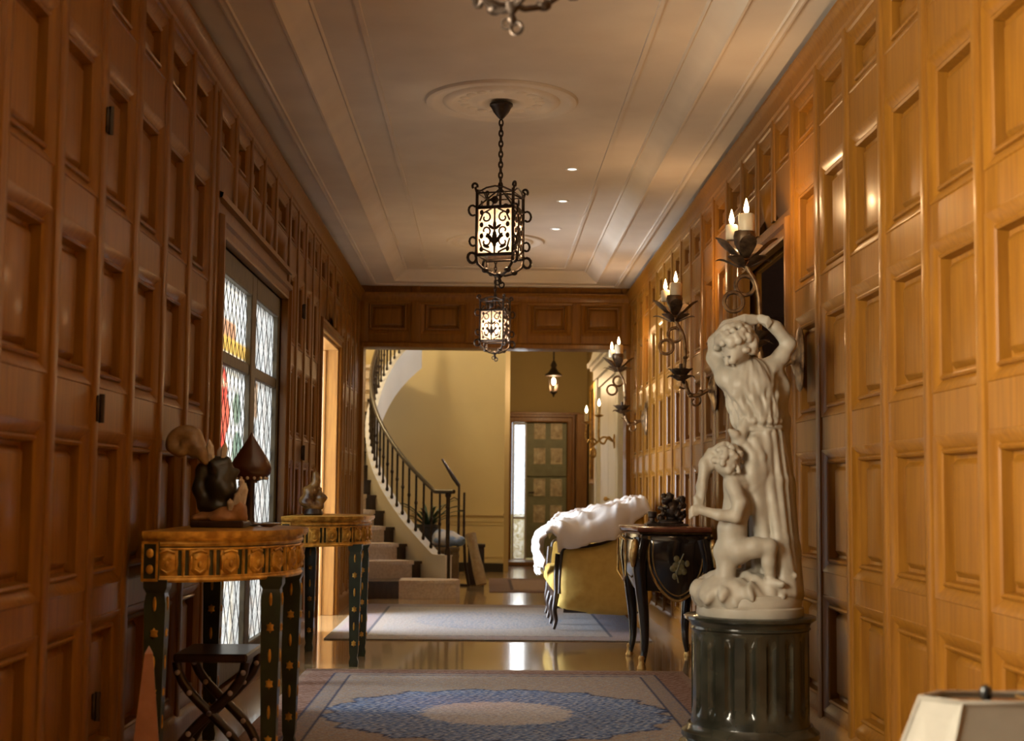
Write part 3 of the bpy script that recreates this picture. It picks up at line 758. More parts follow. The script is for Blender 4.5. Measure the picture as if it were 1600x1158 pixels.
# ------------------------------------------------------------------ rugs
RUGM = attr_mat('woven_rug', .95, nscale=90., namt=.30)
def rnd(x, y, s=1.):
    return .5+.25*sin(x*53*s+11*sin(y*37*s))+.25*sin(y*61*s+9*sin(x*43*s))
def rug(name, x0, x1, y0, y1, fn, label, group):
    nx, ny = int((x1-x0)/.0125), int((y1-y0)/.0125); g = MB(); hx, hy = (x1-x0)/2, (y1-y0)/2
    vs = [(-hx+2*hx*i/nx, -hy+2*hy*j/ny, .009+.0012*sin(i*.9)*sin(j*.7)) for j in range(ny+1) for i in range(nx+1)]
    fs = [(j*(nx+1)+i, j*(nx+1)+i+1, (j+1)*(nx+1)+i+1, (j+1)*(nx+1)+i) for j in range(ny) for i in range(nx)]
    g.add(vs, fs)
    ed = [(-hx,-hy),(hx,-hy),(hx,hy),(-hx,hy)]
    g.loft([[(x,y,.009) for x, y in ed],[(x,y,.001) for x, y in ed]], True, False)
    o = g.build(name, RUGM, None, 60, ((x0+x1)/2, (y0+y1)/2, 0)); color_verts(o, lambda x, y, z: fn(x, y, hx, hy))
    return tag(o, label, 'rug', group)
def mixc(a, b, t): return tuple(a[i]*(1-t)+b[i]*t for i in range(3))
RB, TAUPE, NAVY, BLUE, PALE, ROSE = (.22,.115,.08), (.34,.28,.23), (.05,.065,.13), (.15,.25,.50), (.66,.66,.66), (.40,.28,.24)
def rug_a(x, y, hx, hy):
    e = min(hx-abs(x), hy-abs(y)); n = rnd(x, y, 1.3); n2 = rnd(x+3, y-2, 2.6); n3 = rnd(y*1.7-5, x*1.3+1, 2.1)
    if e < .05: return mixc((.40,.30,.24), RB, .4)
    if e < .19: return mixc(RB, ROSE, min(1, 1.2*n*n2+(.5 if n3 > .75 else 0)))
    if e < .21: return NAVY
    if e < .29: return mixc(TAUPE, ROSE if n2 > .5 else (.20,.22,.30), .75*n)
    if e < .31: return NAVY
    ex, ey = x/.93, y/.92; a = atan2(ey, ex); r = sqrt(ex*ex+ey*ey)*(1+.03*cos(16*a)+.02*cos(28*a))+.035*(n2-.5)
    if r < .44: return mixc(PALE, BLUE if n3 > .62 else ROSE, .6 if n2 > .70 else .12*n) if r < .40 or n2 > .45 else BLUE
    if r < .93:
        k = n2*.6+n3*.55
        return mixc(NAVY, BLUE, min(1, n*1.3)) if k < .58 else (.60,.64,.70) if k > .80 else mixc(BLUE, (.42,.50,.66), n)
    if r < .95: return NAVY
    k = .5*n2+.5*n3
    return mixc((.42,.35,.28), ROSE, .6*n) if k < .60 else mixc((.50,.46,.42), (.22,.26,.36), .8*n)
def rug_b(x, y, hx, hy):
    e = min(hx-abs(x), hy-abs(y)); n = rnd(x, y, 1.1); n2 = rnd(x+3, y-2, 2.3); n3 = rnd(y*1.5-5, x*1.4+1, 1.7)
    if e < .05: return (.26,.235,.22)
    if e < .28: return mixc((.30,.205,.19), (.22,.25,.31), min(1, 1.3*n*n3+.2*n2))
    if e < .31: return (.10,.10,.13)
    if e < .38: return (.33,.30,.29)
    k = .5*n2+.5*n3; r = sqrt((x/.8)**2+(y/1.05)**2)+.06*(n3-.5)
    if r < .8: return mixc((.29,.31,.35), (.13,.16,.24), n2) if k < .6 else mixc((.38,.37,.37), ROSE, .5*n)
    return mixc((.37,.355,.35), (.20,.21,.25), .8*n2) if k < .62 else mixc((.30,.23,.22), (.38,.36,.35), n)
rug('rug', -1.12, 1.27, 5.75, 9.30, rug_a, 'rug with a blue oval medallion between the gilt console tables and the pedestal', 'patterned hall rugs')
rug('rug', -1.22, 1.30, 11.15, 14.55, rug_b, 'pale blue grey rug reaching under the yellow sofa', 'patterned hall rugs')

def rug_c(x, y, hx, hy):
    e = min(hx-abs(x), hy-abs(y)); n = rnd(x, y); n2 = rnd(x+3, y-2, 2.1)
    if e < .25: return mixc((.24,.15,.12), (.17,.13,.15), n)
    if e < .28: return (.09,.07,.08)
    return mixc((.30,.21,.17), (.20,.17,.19), .8*n*n2)
rug('rug', .06, 1.45, 16.45, 18.9, rug_c, 'pinkish brown rug on the stair hall floor, beyond the oak opening', 'patterned hall rugs')

# ------------------------------------------------------------------ demilune console tables
TD, TL, TH = .53, .62, .972
def demi(d, l, n=40): return [(d*sin(pi*i/n), -l*cos(pi*i/n)) for i in range(n+1)]
def console(loc, label):
    t = thing('console_table', loc, label, 'table', 'demilune gilt console tables')
    mb = MB()
    for z0, z1, k in ((.932,.945,-.012),(.945,.953,.006),(.953,TH,.012)):
        mb.poly([(-.0, -TL-k)]+demi(TD+k, TL+k)+[(-.0, TL+k)], z0, z1)
    mb.build('table_top', GILT, t, 40)
    mb = MB(); mb.poly([(0,-TL+.01)]+demi(TD-.025, TL-.02)+[(0,TL-.01)], .785, .935); mb.build('apron', GREENP, t, 40)
    mb = MB()
    for z, r in ((.925,.012),(.905,.005),(.80,.005),(.788,.010)): mb.tube([(x, y, z) for x, y in demi(TD-.02, TL-.015, 60)], r, 6)
    mb.build('gilt_moulding', GILT, t, 50)
    # gilt masks between the mouldings, corner blocks at the wall
    N = 13
    for i in range(N):
        a = pi*(i+.75)/(N+.5); x, y = (TD-.025)*sin(a), -(TL-.02)*cos(a)
        nrm = Vector((sin(a)/TD, -cos(a)/TL, 0)).normalized(); rz = atan2(nrm.y, nrm.x); M = Matrix.Translation((x, y, .853)) @ Matrix.Rotation(rz, 4, 'Z')
        g = MB(); g.bbox(-.012,.004,-.040,.040,-.058,.056,.004, M=M); g.ell((.0,0,0), (.020,.041,.050), 8, M=M); g.ell((.013,0,-.006), (.012,.012,.016), 6, M=M)
        for q in (-1, 1):
            g.ell((.010,q*.015,.014), (.010,.009,.007), 5, M=M); g.ell((.006,q*.034,.0), (.010,.008,.03), 5, M=M)
        g.tube([M @ Vector((.008,-.028,.038)), M @ Vector((.014,0,.047)), M @ Vector((.008,.028,.038))], .007, 6)
        g.tube([M @ Vector((.010,-.02,-.024)), M @ Vector((.014,0,-.038)), M @ Vector((.010,.02,-.024))], .006, 6)
        g.build('gilt_mask', GILT, t, 50)
        a2 = pi*(i+1.25)/(N+.5)
        if i < N-1:
            x, y = (TD-.022)*sin(a2), -(TL-.017)*cos(a2)
            g = MB(); g.tube([(x, y, .80), (x, y, .905)], .007, 6); g.build('gilt_pilaster', GILT, t, 50)
    for s_ in (-1, 1):
        g = MB(); y0 = s_*(TL-.005); ya, yb = sorted((y0, y0-s_*.05))
        g.bbox(0, .062, ya-.01, yb+.0, .785, .935, .004); 
        o = g.build('corner_block', GREENP, t, 30); yf = y0+s_*.011 if s_ < 0 else y0+.001
        f = MB()
        for x0, x1, z0, z1 in ((0,.008,.785,.935),(.054,.062,.785,.935),(.008,.054,.785,.795),(.008,.054,.925,.935)): f.box(x0, x1, yf-.006 if s_ < 0 else yf, yf if s_ < 0 else yf+.006, z0, z1)
        for z in (.89, .83): f.ell((.031, yf+s_*.002, z), (.014,.006,.018), 6)
        f.build('gilt_trim', GILT, o, 50)
    for x, y in ((.05,-TL+.05),(.05,TL-.05),(TD-.085,-.30),(TD-.085,.30)):
        g = MB(); g.loft([[(x+q*cos(b)*w, y+q*sin(b)*w, z) for b in (pi/4,3*pi/4,5*pi/4,7*pi/4) for q in (1.414,)] for z, w in ((0,.026),(.03,.03),(.06,.022),(.09,.028),(.70,.040),(.74,.034),(.76,.044),(.79,.044))], True, True)
        lg = g.build('leg', GREENP, t, 30)
        for k in range(6):
            z = .15+.11*k; w = .028+.012*(z-.09)/.61
            for dx, dy in ((1,0),(0,-1)):
                r = MB(); c = (x+dx*w, y+dy*w, z)
                if k % 2 == 0:
                    r.ell(c, (.006 if dx else .015, .006 if dy else .015, .019), 6, bump=lambda a, p: 1+.2*cos(6*p))
                else:
                    r.ell(c, (.005 if dx else .007, .005 if dy else .007, .028), 5)
                r.build('rosette', GILT, lg, 60)
    return t
con = console((WL+.078, 6.10, .0115), 'larger-looking gilt demilune console table in front of the leaded window, with shell sculpture')
con2 = copy_thing(con, (WL+.078, 9.80, 0), 'gilt demilune console table beyond the leaded window, with small flame-like figurine')
con['label'] = 'gilt demilune console table nearer the camera, with dark green legs, holding the shell sculpture'

# ------------------------------------------------------------------ ornaments on the console tables
SHELLM = mat('tan_shell', (.36,.25,.13), .35, col2=(.20,.12,.055), vscale=20., coat=.3)
DARKST = mat('dark_carved_stone', (.035,.035,.026), .35, col2=(.018,.018,.014), vscale=25., bump=.3, coat=.2)
ROCK = mat('orange_rock', (.46,.25,.11), .5, col2=(.28,.13,.055), vscale=18., bump=.5)
QUARTZ = mat('pale_quartz', (.85,.82,.76), .10, col2=(.62,.57,.48), vscale=30., coat=.5, sub=.1)
BROWNL = mat('brown_lacquer', (.085,.026,.010), .30, col2=(.05,.015,.007), vscale=9., coat=.4)
s_ = thing('shell_sculpture', (-1.125, 6.13, TH+.012), 'curled tan shell on a dark carved stone body, with quartz and orange rock base', 'sculpture')
sd = SDF((-.29,-.13,.16), (.10,.13,.46), .007)                       # shell head
sd.chain([(-.01,0,.20),(-.03,0,.26),(-.07,-.01,.31)], [.018,.022,.03], .02)
for i in range(26):
    t = i/25; a = radians(-15)+radians(440)*t; r = .058*(1-.80*t); R = .044*(1-.68*t)
    sd.ball((-.155+r*cos(a), -.01-.03*t, .345+r*sin(a)), R, .004)
sd.chain([(-.12,-.02,.335),(-.075,-.035,.31),(-.05,-.04,.265)], [.034,.022,.008], .02)
sd.d += (.0035*np.sin(95*np.hypot(sd.ax[0][:,None,None]+.11, sd.ax[2][None,None,:]-.30))).astype(np.float32)
sd.build('shell', SHELLM, s_)
sd = SDF((-.14,-.12,.05), (.12,.12,.40), .007)
sd.chain([(-.05,0,.09),(-.085,0,.16),(-.075,0,.24),(-.045,0,.30)], [.035,.026,.022,.018], .02)
sd.ball((.01,0,.17), (.065,.06,.085), .02, lambda x, y, z: .006*np.sin(60*z)*np.sin(40*x)); sd.ball((.0,0,.255), (.05,.045,.05), .02, lambda x, y, z: .006*np.sin(70*x+40*z))
sd.cone((.03,0,.20), (.075,0,.235), .028, .012, .02); sd.ball((-.01,0,.085), (.07,.06,.035), .02)
sd.build('carved_body', DARKST, s_)
def crystal(mb, c, r, h, tx, ty, n=6):
    M = Matrix.Translation(c) @ Euler((tx, ty, 0)).to_matrix().to_4x4()
    mb.lathe([(r*.9,0),(r,h*.7),(r*.1,h)], n, (0,0,0), M=M)
g = MB(); crystal(g, (-.03,-.02,.27), .016, .10, .05, -.12); crystal(g, (.015,-.01,.275), .014, .085, 0, .1); crystal(g, (-.005,.02,.28), .012, .06, -.1, .0)
g.build('crystal_cluster', QUARTZ, s_)
g = MB()
for k, (x, y, z, r, h, tx, ty) in enumerate(((.085,-.01,.10,.018,.09,.0,.2),(.075,-.04,.09,.015,.07,.3,.3),(.095,.02,.09,.016,.10,-.2,.1),(.06,-.05,.075,.014,.05,.4,.0),(.10,0,.16,.014,.05,0,-.2))): crystal(g, (x,y,z), r, h, tx, ty)
g.build('quartz_points', QUARTZ, s_)
sd = SDF((-.12,-.11,.015), (.14,.11,.13), .008)
sd.ball((.01,0,.05), (.105,.085,.04), .01, lambda x, y, z: .008*np.sin(48*x+7)*np.cos(55*y)+.006*np.sin(70*z)); sd.ball((.075,0,.075), (.045,.06,.04), .02, lambda x, y, z: .006*np.sin(60*x)*np.cos(66*y))
sd.build('rock_base', ROCK, s_)
g = MB(); g.bbox(-.10,.12,-.09,.09,0,.028,.005); g.build('plinth', WALNUT, s_, 30)
te = thing('teardrop_ornament', (-1.03, 6.36, TH+.012), 'brown teardrop-shaped ornament with beaded edge on a dark column', 'ornament')
g = MB(); pr = []
for i in range(25):
    t = i/24; pr.append((float(np.interp(t, [0,.03,.08,.16,.27,.42,.58,.76,.9,1], [.030,.056,.074,.088,.091,.079,.057,.032,.012,.002])), .195+.215*t))
g.lathe([(.03,.188)]+pr, 28, M=Matrix.Diagonal((1,.55,1,1))); g.build('teardrop', BROWNL, te, 50)
g = MB()
for i in range(15):
    a = 2*pi*i/15; g.ell((.072*cos(a), .040*sin(a), .209), (.008,.008,.008), 5)
g.build('bead_row', QUARTZ, te, 60)
g = MB(); g.lathe([(.022,0),(.022,.012),(.02,.02),(.019,.17),(.026,.18),(.03,.19)], 16, c=(0,0,.018)); g.build('column', WALNUT, te, 40)
g = MB(); g.lathe([(.035,0),(.04,.004),(.036,.014),(.024,.02)], 20); g.build('base', WALNUT, te, 40)
pd = MB(); pd.lathe([(.02,0),(.03,.003),(.062,.012),(.066,.014),(.062,.016),(.03,.007),(.001,.006)], 28); o = pd.build('dish', QUARTZ, None, 50, (-.915, 6.30, TH)); tag(o, 'small pale dish beside the teardrop ornament', 'dish')
o.location = (-.94, 6.28, TH+.012)
fg = thing('figurine', (-1.15, 9.72, TH), 'small brown and gold flame-shaped figurine on the console table beyond the window', 'figurine')
sd = SDF((-.11,-.09,.02), (.11,.09,.33), .006)
sd.chain([(-.01,0,.05),(-.035,0,.10),(-.02,0,.16),(.01,0,.21),(.018,0,.26),(.008,0,.31)], [.05,.055,.045,.03,.018,.006], .02, fold=lambda dx, dy, z, t: .006*np.sin(70*z+30*dx))
sd.chain([(.03,0,.06),(.055,.0,.11),(.045,0,.17)], [.035,.03,.012], .02, fold=lambda dx, dy, z, t: .006*np.sin(90*z))
sd.ball((.01,0,.275), (.02,.02,.02), .01)
sd.build('flame_body', mat('amber_glaze', (.36,.20,.06), .25, col2=(.06,.022,.010), vscale=11., coat=.5), fg)
g = MB(); g.lathe([(.06,0),(.066,.01),(.06,.03),(.05,.045),(.03,.05)], 20); g.build('base', WALNUT, fg, 40)
# marble obelisk on the floor
ob = thing('obelisk', (-1.178, 5.16, 0), 'slender pinkish brown marble obelisk on the floor before the gilt console table', 'obelisk')
g = MB(); M = Matrix.Rotation(radians(12), 4, 'Z')
def sq(w, z): return [(w,w,z),(-w,w,z),(-w,-w,z),(w,-w,z)]
g.loft([sq(.056,.12), sq(.014,.565), sq(.001,.592)], True, True, M=M); g.build('shaft', PINK, ob)
g = MB(); g.loft([sq(.075,0), sq(.075,.05), sq(.07,.06), sq(.066,.11), sq(.06,.12)], True, True, M=M); g.build('plinth', PINK, ob)
# dark inlaid stool below the table
PEARL = mat('mother_of_pearl', (.55,.50,.52), .25, col2=(.40,.36,.40), vscale=40., coat=.5)
stl = thing('inlaid_stool', (-1.11, 6.15, 0), 'dark folding stool inlaid with pearly discs, under the gilt console table', 'stool')
g = MB(); g.bbox(-.15,.15,-.20,.20,.44,.475,.008); g.build('seat', WALNUT, stl, 30)
for s2 in (-1, 1):
    for q in (-1, 1):
        g = MB(); pts = [(q*.14*cos(pi*t/10)*1.0, s2*.17, .03+.41*t/10) for t in range(11)]
        g.tube(pts, .02, 8); lg = g.build('leg', WALNUT, stl, 50)
        for t in range(1, 10, 2):
            p = pts[t]; d = MB(); d.ell((p[0], p[1]-.018, p[2]), (.012,.006,.012), 5); d.build('pearl_disc', PEARL, lg, 60)
g = MB(); g.tube([(0,-.17,.235),(0,.17,.235)], .014, 8); g.build('stretcher', WALNUT, stl, 50)

# ------------------------------------------------------------------ black lacquer commode
cm = thing('commode', (1.27, 9.86, 0), 'black lacquer serpentine commode with gilt mounts and red marble top', 'commode')
def cplan(k, kl=None, n=10):
    """serpentine plan: front faces -x"""
    kl = k if kl is None else kl
    pts = [(.21,-.40*kl),(.21,.40*kl)]
    for i in range(2*n+1):
        t = 1-i/n; y = .40*kl*t; pts.append((-.25*k-.045*k*cos(pi*t)*.8-.03*k, y))
    return pts
g = MB(); g.loft([[(x,y,z) for x, y in cplan(k)] for z, k in ((.885,1.06),(.893,1.10),(.908,1.12),(.918,1.11),(.922,1.08))], True, True); g.build('marble_top', RMARBLE, cm, 40)
g = MB(); g.loft([[(x,y,.872) for x, y in cplan(1.04)],[(x,y,.885) for x, y in cplan(1.09)]], True, True); g.build('gilt_rim', GILTB, cm, 40)
g = MB(); g.loft([[(x,y,z) for x, y in cplan(k)] for z, k in ((.50,.80),(.56,.90),(.64,.99),(.72,1.03),(.80,1.02),(.872,.98))], True, True)
body = g.build('body', LACQ, cm, 50)
# shield shaped end panel with gilt border
sh = [(-.185,.86),(-.19,.74),(-.175,.64),(-.13,.545),(-.07,.475),(0,.445),(.07,.475),(.13,.545),(.175,.64),(.19,.74),(.185,.86)]
shc = [(p[0],p[2]) for p in catmull([(x,0,z) for x, z in sh], 4)]
for yy, s2 in ((-.415,-1),(.415,1)):
    g = MB(); g.loft([[(x-.01,yy*1.0-s2*.04,z) for x, z in shc],[(x-.01,yy,z) for x, z in shc],[(x*.9-.01,yy+s2*.012,.66+(z-.66)*.9) for x, z in shc]], True, True); ep = g.build('end_panel', LACQ, cm, 50)
    g = MB(); g.tube([(x-.01,yy+s2*.006,z) for x, z in shc], .010, 6); g.tube([(x*.86-.01,yy+s2*.014,.665+(z-.665)*.86) for x, z in shc], .0045, 6)
    g.build('gilt_border', GILTB, ep, 60)
    g = MB()
    for k in range(9):
        a = k*2.4; r = .012+.006*k; c = (-.005+r*cos(a), yy+s2*.012, .66+1.2*r*sin(a)); g.ell(c, (.028*(1-.05*k),.006,.022), 6)
    g.tube([(-.005,yy+s2*.014,.56),(-.02,yy+s2*.014,.62),(.0,yy+s2*.014,.68),(.03,yy+s2*.014,.75)], .006, 6)
    g.build('painted_spray', mat('painted_flowers', (.20,.17,.07), .4, col2=(.08,.075,.035), vscale=40.), ep, 60)
g = MB(); fr_ = [(-.33,y) for y in (-.3,.3)]
g.tube([(-.335,-.27,.60),(-.335,-.27,.83),(-.345,0,.85),(-.335,.27,.83),(-.335,.27,.60),(-.32,0,.55),(-.335,-.27,.60)], .008, 6); g.build('front_moulding', GILTB, cm, 60)
for x, y in ((-.235,-.385),(-.235,.385),(.165,-.385),(.165,.385)):
    q = -1 if y < 0 else 1; p = -1 if x < 0 else 1
    g = MB(); pts = catmull([(x,y,.84),(x+p*.022,y+q*.012,.72),(x+p*.012,y+q*.004,.56),(x-p*.012,y-q*.01,.32),(x-p*.016,y-q*.014,.14),(x+p*.004,y,.02)], 5)
    g.tube(pts, [.066-.046*min(1,(i/len(pts))*1.12)**.8 for i in range(len(pts))], 12); lg = g.build('leg', LACQ, cm, 60)
    m = MB(); m.tube([(v[0]+p*.046, v[1]+q*.042, v[2]) for i, v in enumerate(pts[:8])], [.012+.014*sin(pi*i/7) for i in range(8)], 8); m.ell((x+p*.055,y+q*.048,.80), (.026,.026,.045), 6)
    m.build('gilt_mount', GILTB, lg, 60)
    m = MB(); m.lathe([(.028,0),(.03,.012),(.022,.03),(.020,.06),(.024,.07),(.018,.085)], 12, (x+p*.004,y,0)); m.build('gilt_foot', GILTB, lg, 50)
# bronze group on the commode
BRZ = mat('dark_bronze', (.10,.075,.055), .35, metal=.6, col2=(.045,.03,.024), vscale=26., bump=.3)
bz = thing('bronze_centrepiece', (1.24, 9.80, .922), 'dark ornate bronze centrepiece on the red marble top of the commode', 'ornament')
sd = SDF((-.16,-.13,.0), (.16,.13,.25), .0065); r = random.Random(4)
sd.ball((.02,0,.02), (.09,.07,.025), .01)
sd.ball((.03,0,.11), (.06,.055,.07), .02)
for i in range(34):
    a = r.uniform(0, 2*pi); z = r.uniform(.04, .21); rr = .085*sqrt(max(.05, 1-((z-.11)/.13)**2)); sd.ball((.03+rr*cos(a), rr*.85*sin(a), z), r.uniform(.013,.026), .008)
for i in range(7):
    a = r.uniform(0, 2*pi); sd.cone((.03+.04*cos(a), .04*sin(a), .17), (.03+.09*cos(a), .08*sin(a), .17+r.uniform(.01,.055)), .012, .004, .01)
sd.build('foliage_urn', BRZ, bz)
g = MB(); g.lathe([(.04,0),(.045,.012),(.03,.025),(.018,.03),(.016,.05),(.03,.06),(.032,.09),(.026,.095)], 16, (-.105,-.01,0)); g.build('side_cup', BRZ, bz, 40)
g = MB(); g.bbox(-.15,.13,-.08,.08,0,.014,.004); g.build('base', BRZ, bz, 30)

# ------------------------------------------------------------------ yellow sofa under a dust sheet
so = thing('sofa', (.95, 12.75, .0115), 'yellow upholstered sofa with dark carved frame, draped with a white sheet', 'sofa')
SL = .86                                                            # half length along the wall
def armshape(y, gr=0.):
    return [(-.285-gr,y,.165),(-.325-gr,y,.30),(-.325-gr,y,.45),(-.31-gr,y,.60),(-.285,y,.665),(-.16,y,.675),(0,y,.70),(.14,y,.76),(.26,y,.86),(.34,y,.94),(.38,y,.60),(.38,y,.165)]
def inset(sh, k, y):
    cx, cz = .03, .45
    return [(cx+(x-cx)*k, y, cz+(z-cz)*k) for x, _, z in sh]
for q in (-1, 1):
    y = q*SL; sh_ = armshape(y); shs = catmull(sh_, 3, True)
    g = MB(); rg = [[(x, y-q*.13, z) for x, _, z in shs], [(x, y, z) for x, _, z in shs], inset(shs, .96, y+q*.035), inset(shs, .85, y+q*.055), inset(shs, .4, y+q*.066)]
    g.loft(rg, True, True); ar = g.build('arm', YELLOW, so, 60)
    tp = [p for p in catmull([(-.33,y,.30),(-.318,y,.60),(-.285,y,.672),(-.16,y,.682),(0,y,.707),(.14,y,.767),(.26,y,.868),(.345,y,.95)], 5)]
    g = MB(); g.tube([(x, y+q*.0, z) for x, _, z in tp], .016, 8); g.tube([(-.30,y+q*.01,.165),(.38,y+q*.01,.165)], .02, 8); g.build('arm_rail', WALNUT, ar, 60)
g = MB(); g.bbox(-.36,.36,-SL+.12,SL-.12,.17,.30,.01); g.build('seat_frame', WALNUT, so, 30)
for k in range(3):
    a = -SL+.13+k*(2*SL-.26)/3; b = a+(2*SL-.26)/3-.008
    g = MB(); g.bbox(-.40,.22,a,b,.30,.47,.045); g.build('seat_cushion', YELLOW, so, 60)
g = MB(); g.loft([[(.16,y,.30),(.26,y,.95),(.31,y,.985),(.37,y,.96),(.40,y,.30)] for y in (-SL+.10,0,SL-.10)], True, True); g.build('backrest', YELLOW, so, 50)
g = MB(); g.tube(catmull([(.32,-SL+.05,.955),(.33,-.4,.985),(.33,0,1.0),(.33,.4,.985),(.32,SL-.05,.955)], 6), .02, 8); g.build('back_rail', WALNUT, so, 60)
for i, (x, y) in enumerate([(-.345,-SL+.07),(-.355,-.28),(-.355,.28),(-.345,SL-.07),(.34,-SL+.06),(.34,SL-.06)]):
    g = MB(); p = -1 if x < 0 else 1
    if i in (0, 3): pts = catmull([(x,y,.62),(x-.012,y,.45),(x-.01,y,.28),(x+p*.025,y,.16),(x+p*.012,y,.08),(x+p*.03,y,.005)], 5); rr = [.020]*10+[.026-.012*i/(len(pts)-10) for i in range(len(pts)-10)]
    else: pts = catmull([(x,y,.24),(x+p*.022,y,.16),(x+p*.008,y,.08),(x+p*.025,y,.005)], 5); rr = [.028-.014*i/len(pts) for i in range(len(pts))]
    g.tube(pts, rr, 8); g.build('leg', WALNUT, so, 60)
# sheet: a cloth surface lying over arm, seat and back
prof = [(-.425,.42),(-.438,.52),(-.44,.64),(-.425,.72),(-.39,.775),(-.34,.82),(-.28,.865),(-.18,.90),(-.08,.925),(.04,.96),(.16,.985),(.26,1.015),(.335,1.035),(.395,1.03),(.43,.95)]
pc_ = catmull([(x,0,z) for x, z in prof], 6); NY = 84
from mathutils import noise as _ns
def crease(u, v, sc, seed): return 1-2*abs(_ns.noise((u*sc[0]+seed, v*sc[1]+seed*2.3, seed)))-.45
def shp(i, j):
    x, _, z = pc_[i]; u = i/(len(pc_)-1); v = j/NY; y = -SL-.09+v*(2*SL*.80)
    c1 = crease(u+.25*v, v-.3*u, (5.5,6.5), 1.7); c2 = crease(u-.5*v, v, (11,15), 4.1); c3 = crease(u, v+.4*u, (24,28), 8.3)
    c1 += .35*(1-2*abs(_ns.noise((u*2.2+v*3.1+3.3, v*1.4, 9.1)))-.5); fold = .062*c1+.032*c2+.008*c3
    if u < .30: x -= .02+max(-.015, .055*c1+.03*c2); z += .0+(.05*sin(7*v+1)+.03*c2 if i < 8 else 0)
    else: z += -.035+fold*1.1; x -= .3*fold
    return x, y, z
rows = []
n0 = len(pc_)
grid = []
for j in range(-7, NY+1):
    row = []
    for i in range(n0):
        x, y, z = shp(i, max(j, 0)); u = i/(n0-1)
        if j < 0:                                                    # near edge hangs over the end of the sofa
            k = -j/7; rz_ = float(np.interp(x, [-.33,-.285,-.16,0,.14,.26,.345], [.66,.672,.682,.707,.767,.868,.95])); drop = max(.02, z-rz_+.035+.05*_ns.noise((u*7, 3.1, .5))+.02*_ns.noise((u*23, 1., .5)))
            if x < -.34: drop = .03
            y = y-.02*sin(pi*min(1,k))+.03*_ns.noise((u*11, 7.7, .2))*k-.012; z = z-drop*k
        row.append((x, y, z))
    grid.append(row)
g = MB(); vs = [p for row in grid for p in row]; nr = len(grid)
g.add(vs, [(j*n0+i, j*n0+i+1, (j+1)*n0+i+1, (j+1)*n0+i) for j in range(nr-1) for i in range(n0-1)])
o = g.build('dust_sheet', SHEET, None, 80, (.935,12.75,.05)); md = o.modifiers.new('thickness', 'SOLIDIFY'); md.thickness = .006; md.offset = 1
tag(o, 'crumpled white sheet draped over the yellow sofa', 'sheet')

# ------------------------------------------------------------------ pedestal
pe = thing('pedestal', (1.137, 6.20, .0115), 'fluted dark green marble pedestal carrying the white statue', 'pedestal')
g = MB(); g.lathe([(.305,0),(.305,.045),(.30,.05),(.305,.065),(.30,.085),(.288,.09),(.28,.10),(.292,.115),(.29,.135),(.27,.15),(.262,.165)], 64); g.build('base', GMARBLE, pe, 40)
g = MB()
def flute(a, z):
    e = min(1, max(0, (z-.205)/.03), max(0, (.535-z)/.03)) if .20 < z < .54 else 0
    return 1-.055*e*max(0, cos(a*18))**.6 if cos(a*18) > 0 else 1
g.lathe([(.252,.165)]+[(.248,.19+.365*i/24) for i in range(25)]+[(.250,.56)], 216, fn=flute); g.build('shaft', GMARBLE, pe, 50)
g = MB(); g.lathe([(.248,.56),(.256,.565),(.25,.575),(.258,.590),(.272,.600),(.279,.604),(.279,.615),(.275,.618),(.001,.618)], 64); g.build('cap', GMARBLE, pe, 40)

# ------------------------------------------------------------------ lamp at the near right corner
SHADEM = mat('cream_lampshade', (.24,.222,.185), .8, var=.06, vscale=30.)
tb = thing('side_table', (1.16, 3.09, 0), 'small dark round side table under the cream lampshade', 'table')
g = MB(); g.lathe([(.23,.14),(.235,.15),(.23,.165),(.001,.165)], 32); g.build('table_top', WALNUT, tb, 40)
g = MB(); g.lathe([(.12,0),(.11,.02),(.03,.04),(.03,.14)], 20); g.build('column', WALNUT, tb, 40)
lp = thing('table_lamp', (1.16, 3.09, .165), 'cream clipped-corner lampshade on a dark lamp against the golden panelling', 'lamp')
g = MB(); g.lathe([(.07,0),(.075,.02),(.04,.04),(.055,.10),(.06,.16),(.03,.23),(.018,.25)], 24); g.build('lamp_base', WALNUT, lp, 40)
top = [(-.165,-.075),(.165,-.075),(.232,0),(.165,.075),(-.165,.075),(-.232,0)]
bot = [(-.255,-.16),(.255,-.16),(.345,0),(.255,.16),(-.255,.16),(-.345,0)]
g = MB(); g.loft([[(x,y,.275) for x, y in bot],[(x,y,.555) for x, y in top],[(x*.975,y*.95,.555) for x, y in top],[(x*.985,y*.97,.275) for x, y in bot]], True, False); g.f.append((0,1,7+12-1,18)) if False else None
shd = g.build('lamp_shade', SHADEM, lp)
g = MB()
for (x, y), (x2, y2) in zip(top, bot): g.tube([(x,y,.555),(x2,y2,.275)], .004, 6)
g.tube([(x,y,.555) for x, y in top], .005, 6, True); g.tube([(x,y,.275) for x, y in bot], .005, 6, True); g.build('shade_binding', SHADEM, shd, 60)
g = MB(); g.tube([(0,0,.25),(0,0,.55)], .006, 8); g.tube([(-.23,0,.55),(.23,0,.55)], .004, 6); g.tube([(0,-.07,.55),(0,.07,.55)], .004, 6); g.build('harp', GILTB, lp, 50)
g = MB(); g.lathe([(.006,.548),(.013,.556),(.013,.575),(.006,.582)], 12, (-.09,.0,0)); g.build('finial', mat('black_finial', (.01,.01,.01), .3), lp, 50)
# ------------------------------------------------------------------ marble statue: woman with raised arms and a kneeling child
sa = thing('marble_statue', (1.137, 6.20, .630), 'white marble statue of a draped woman arms raised, with a kneeling child', 'statue')
def P(px, py, y=0.): return ((px-1170)/358., y, .53+(766-py)/358.)
sd = SDF((-.30,-.27,.03), (.26,.24,1.36), .0048)
rs = random.Random(11)
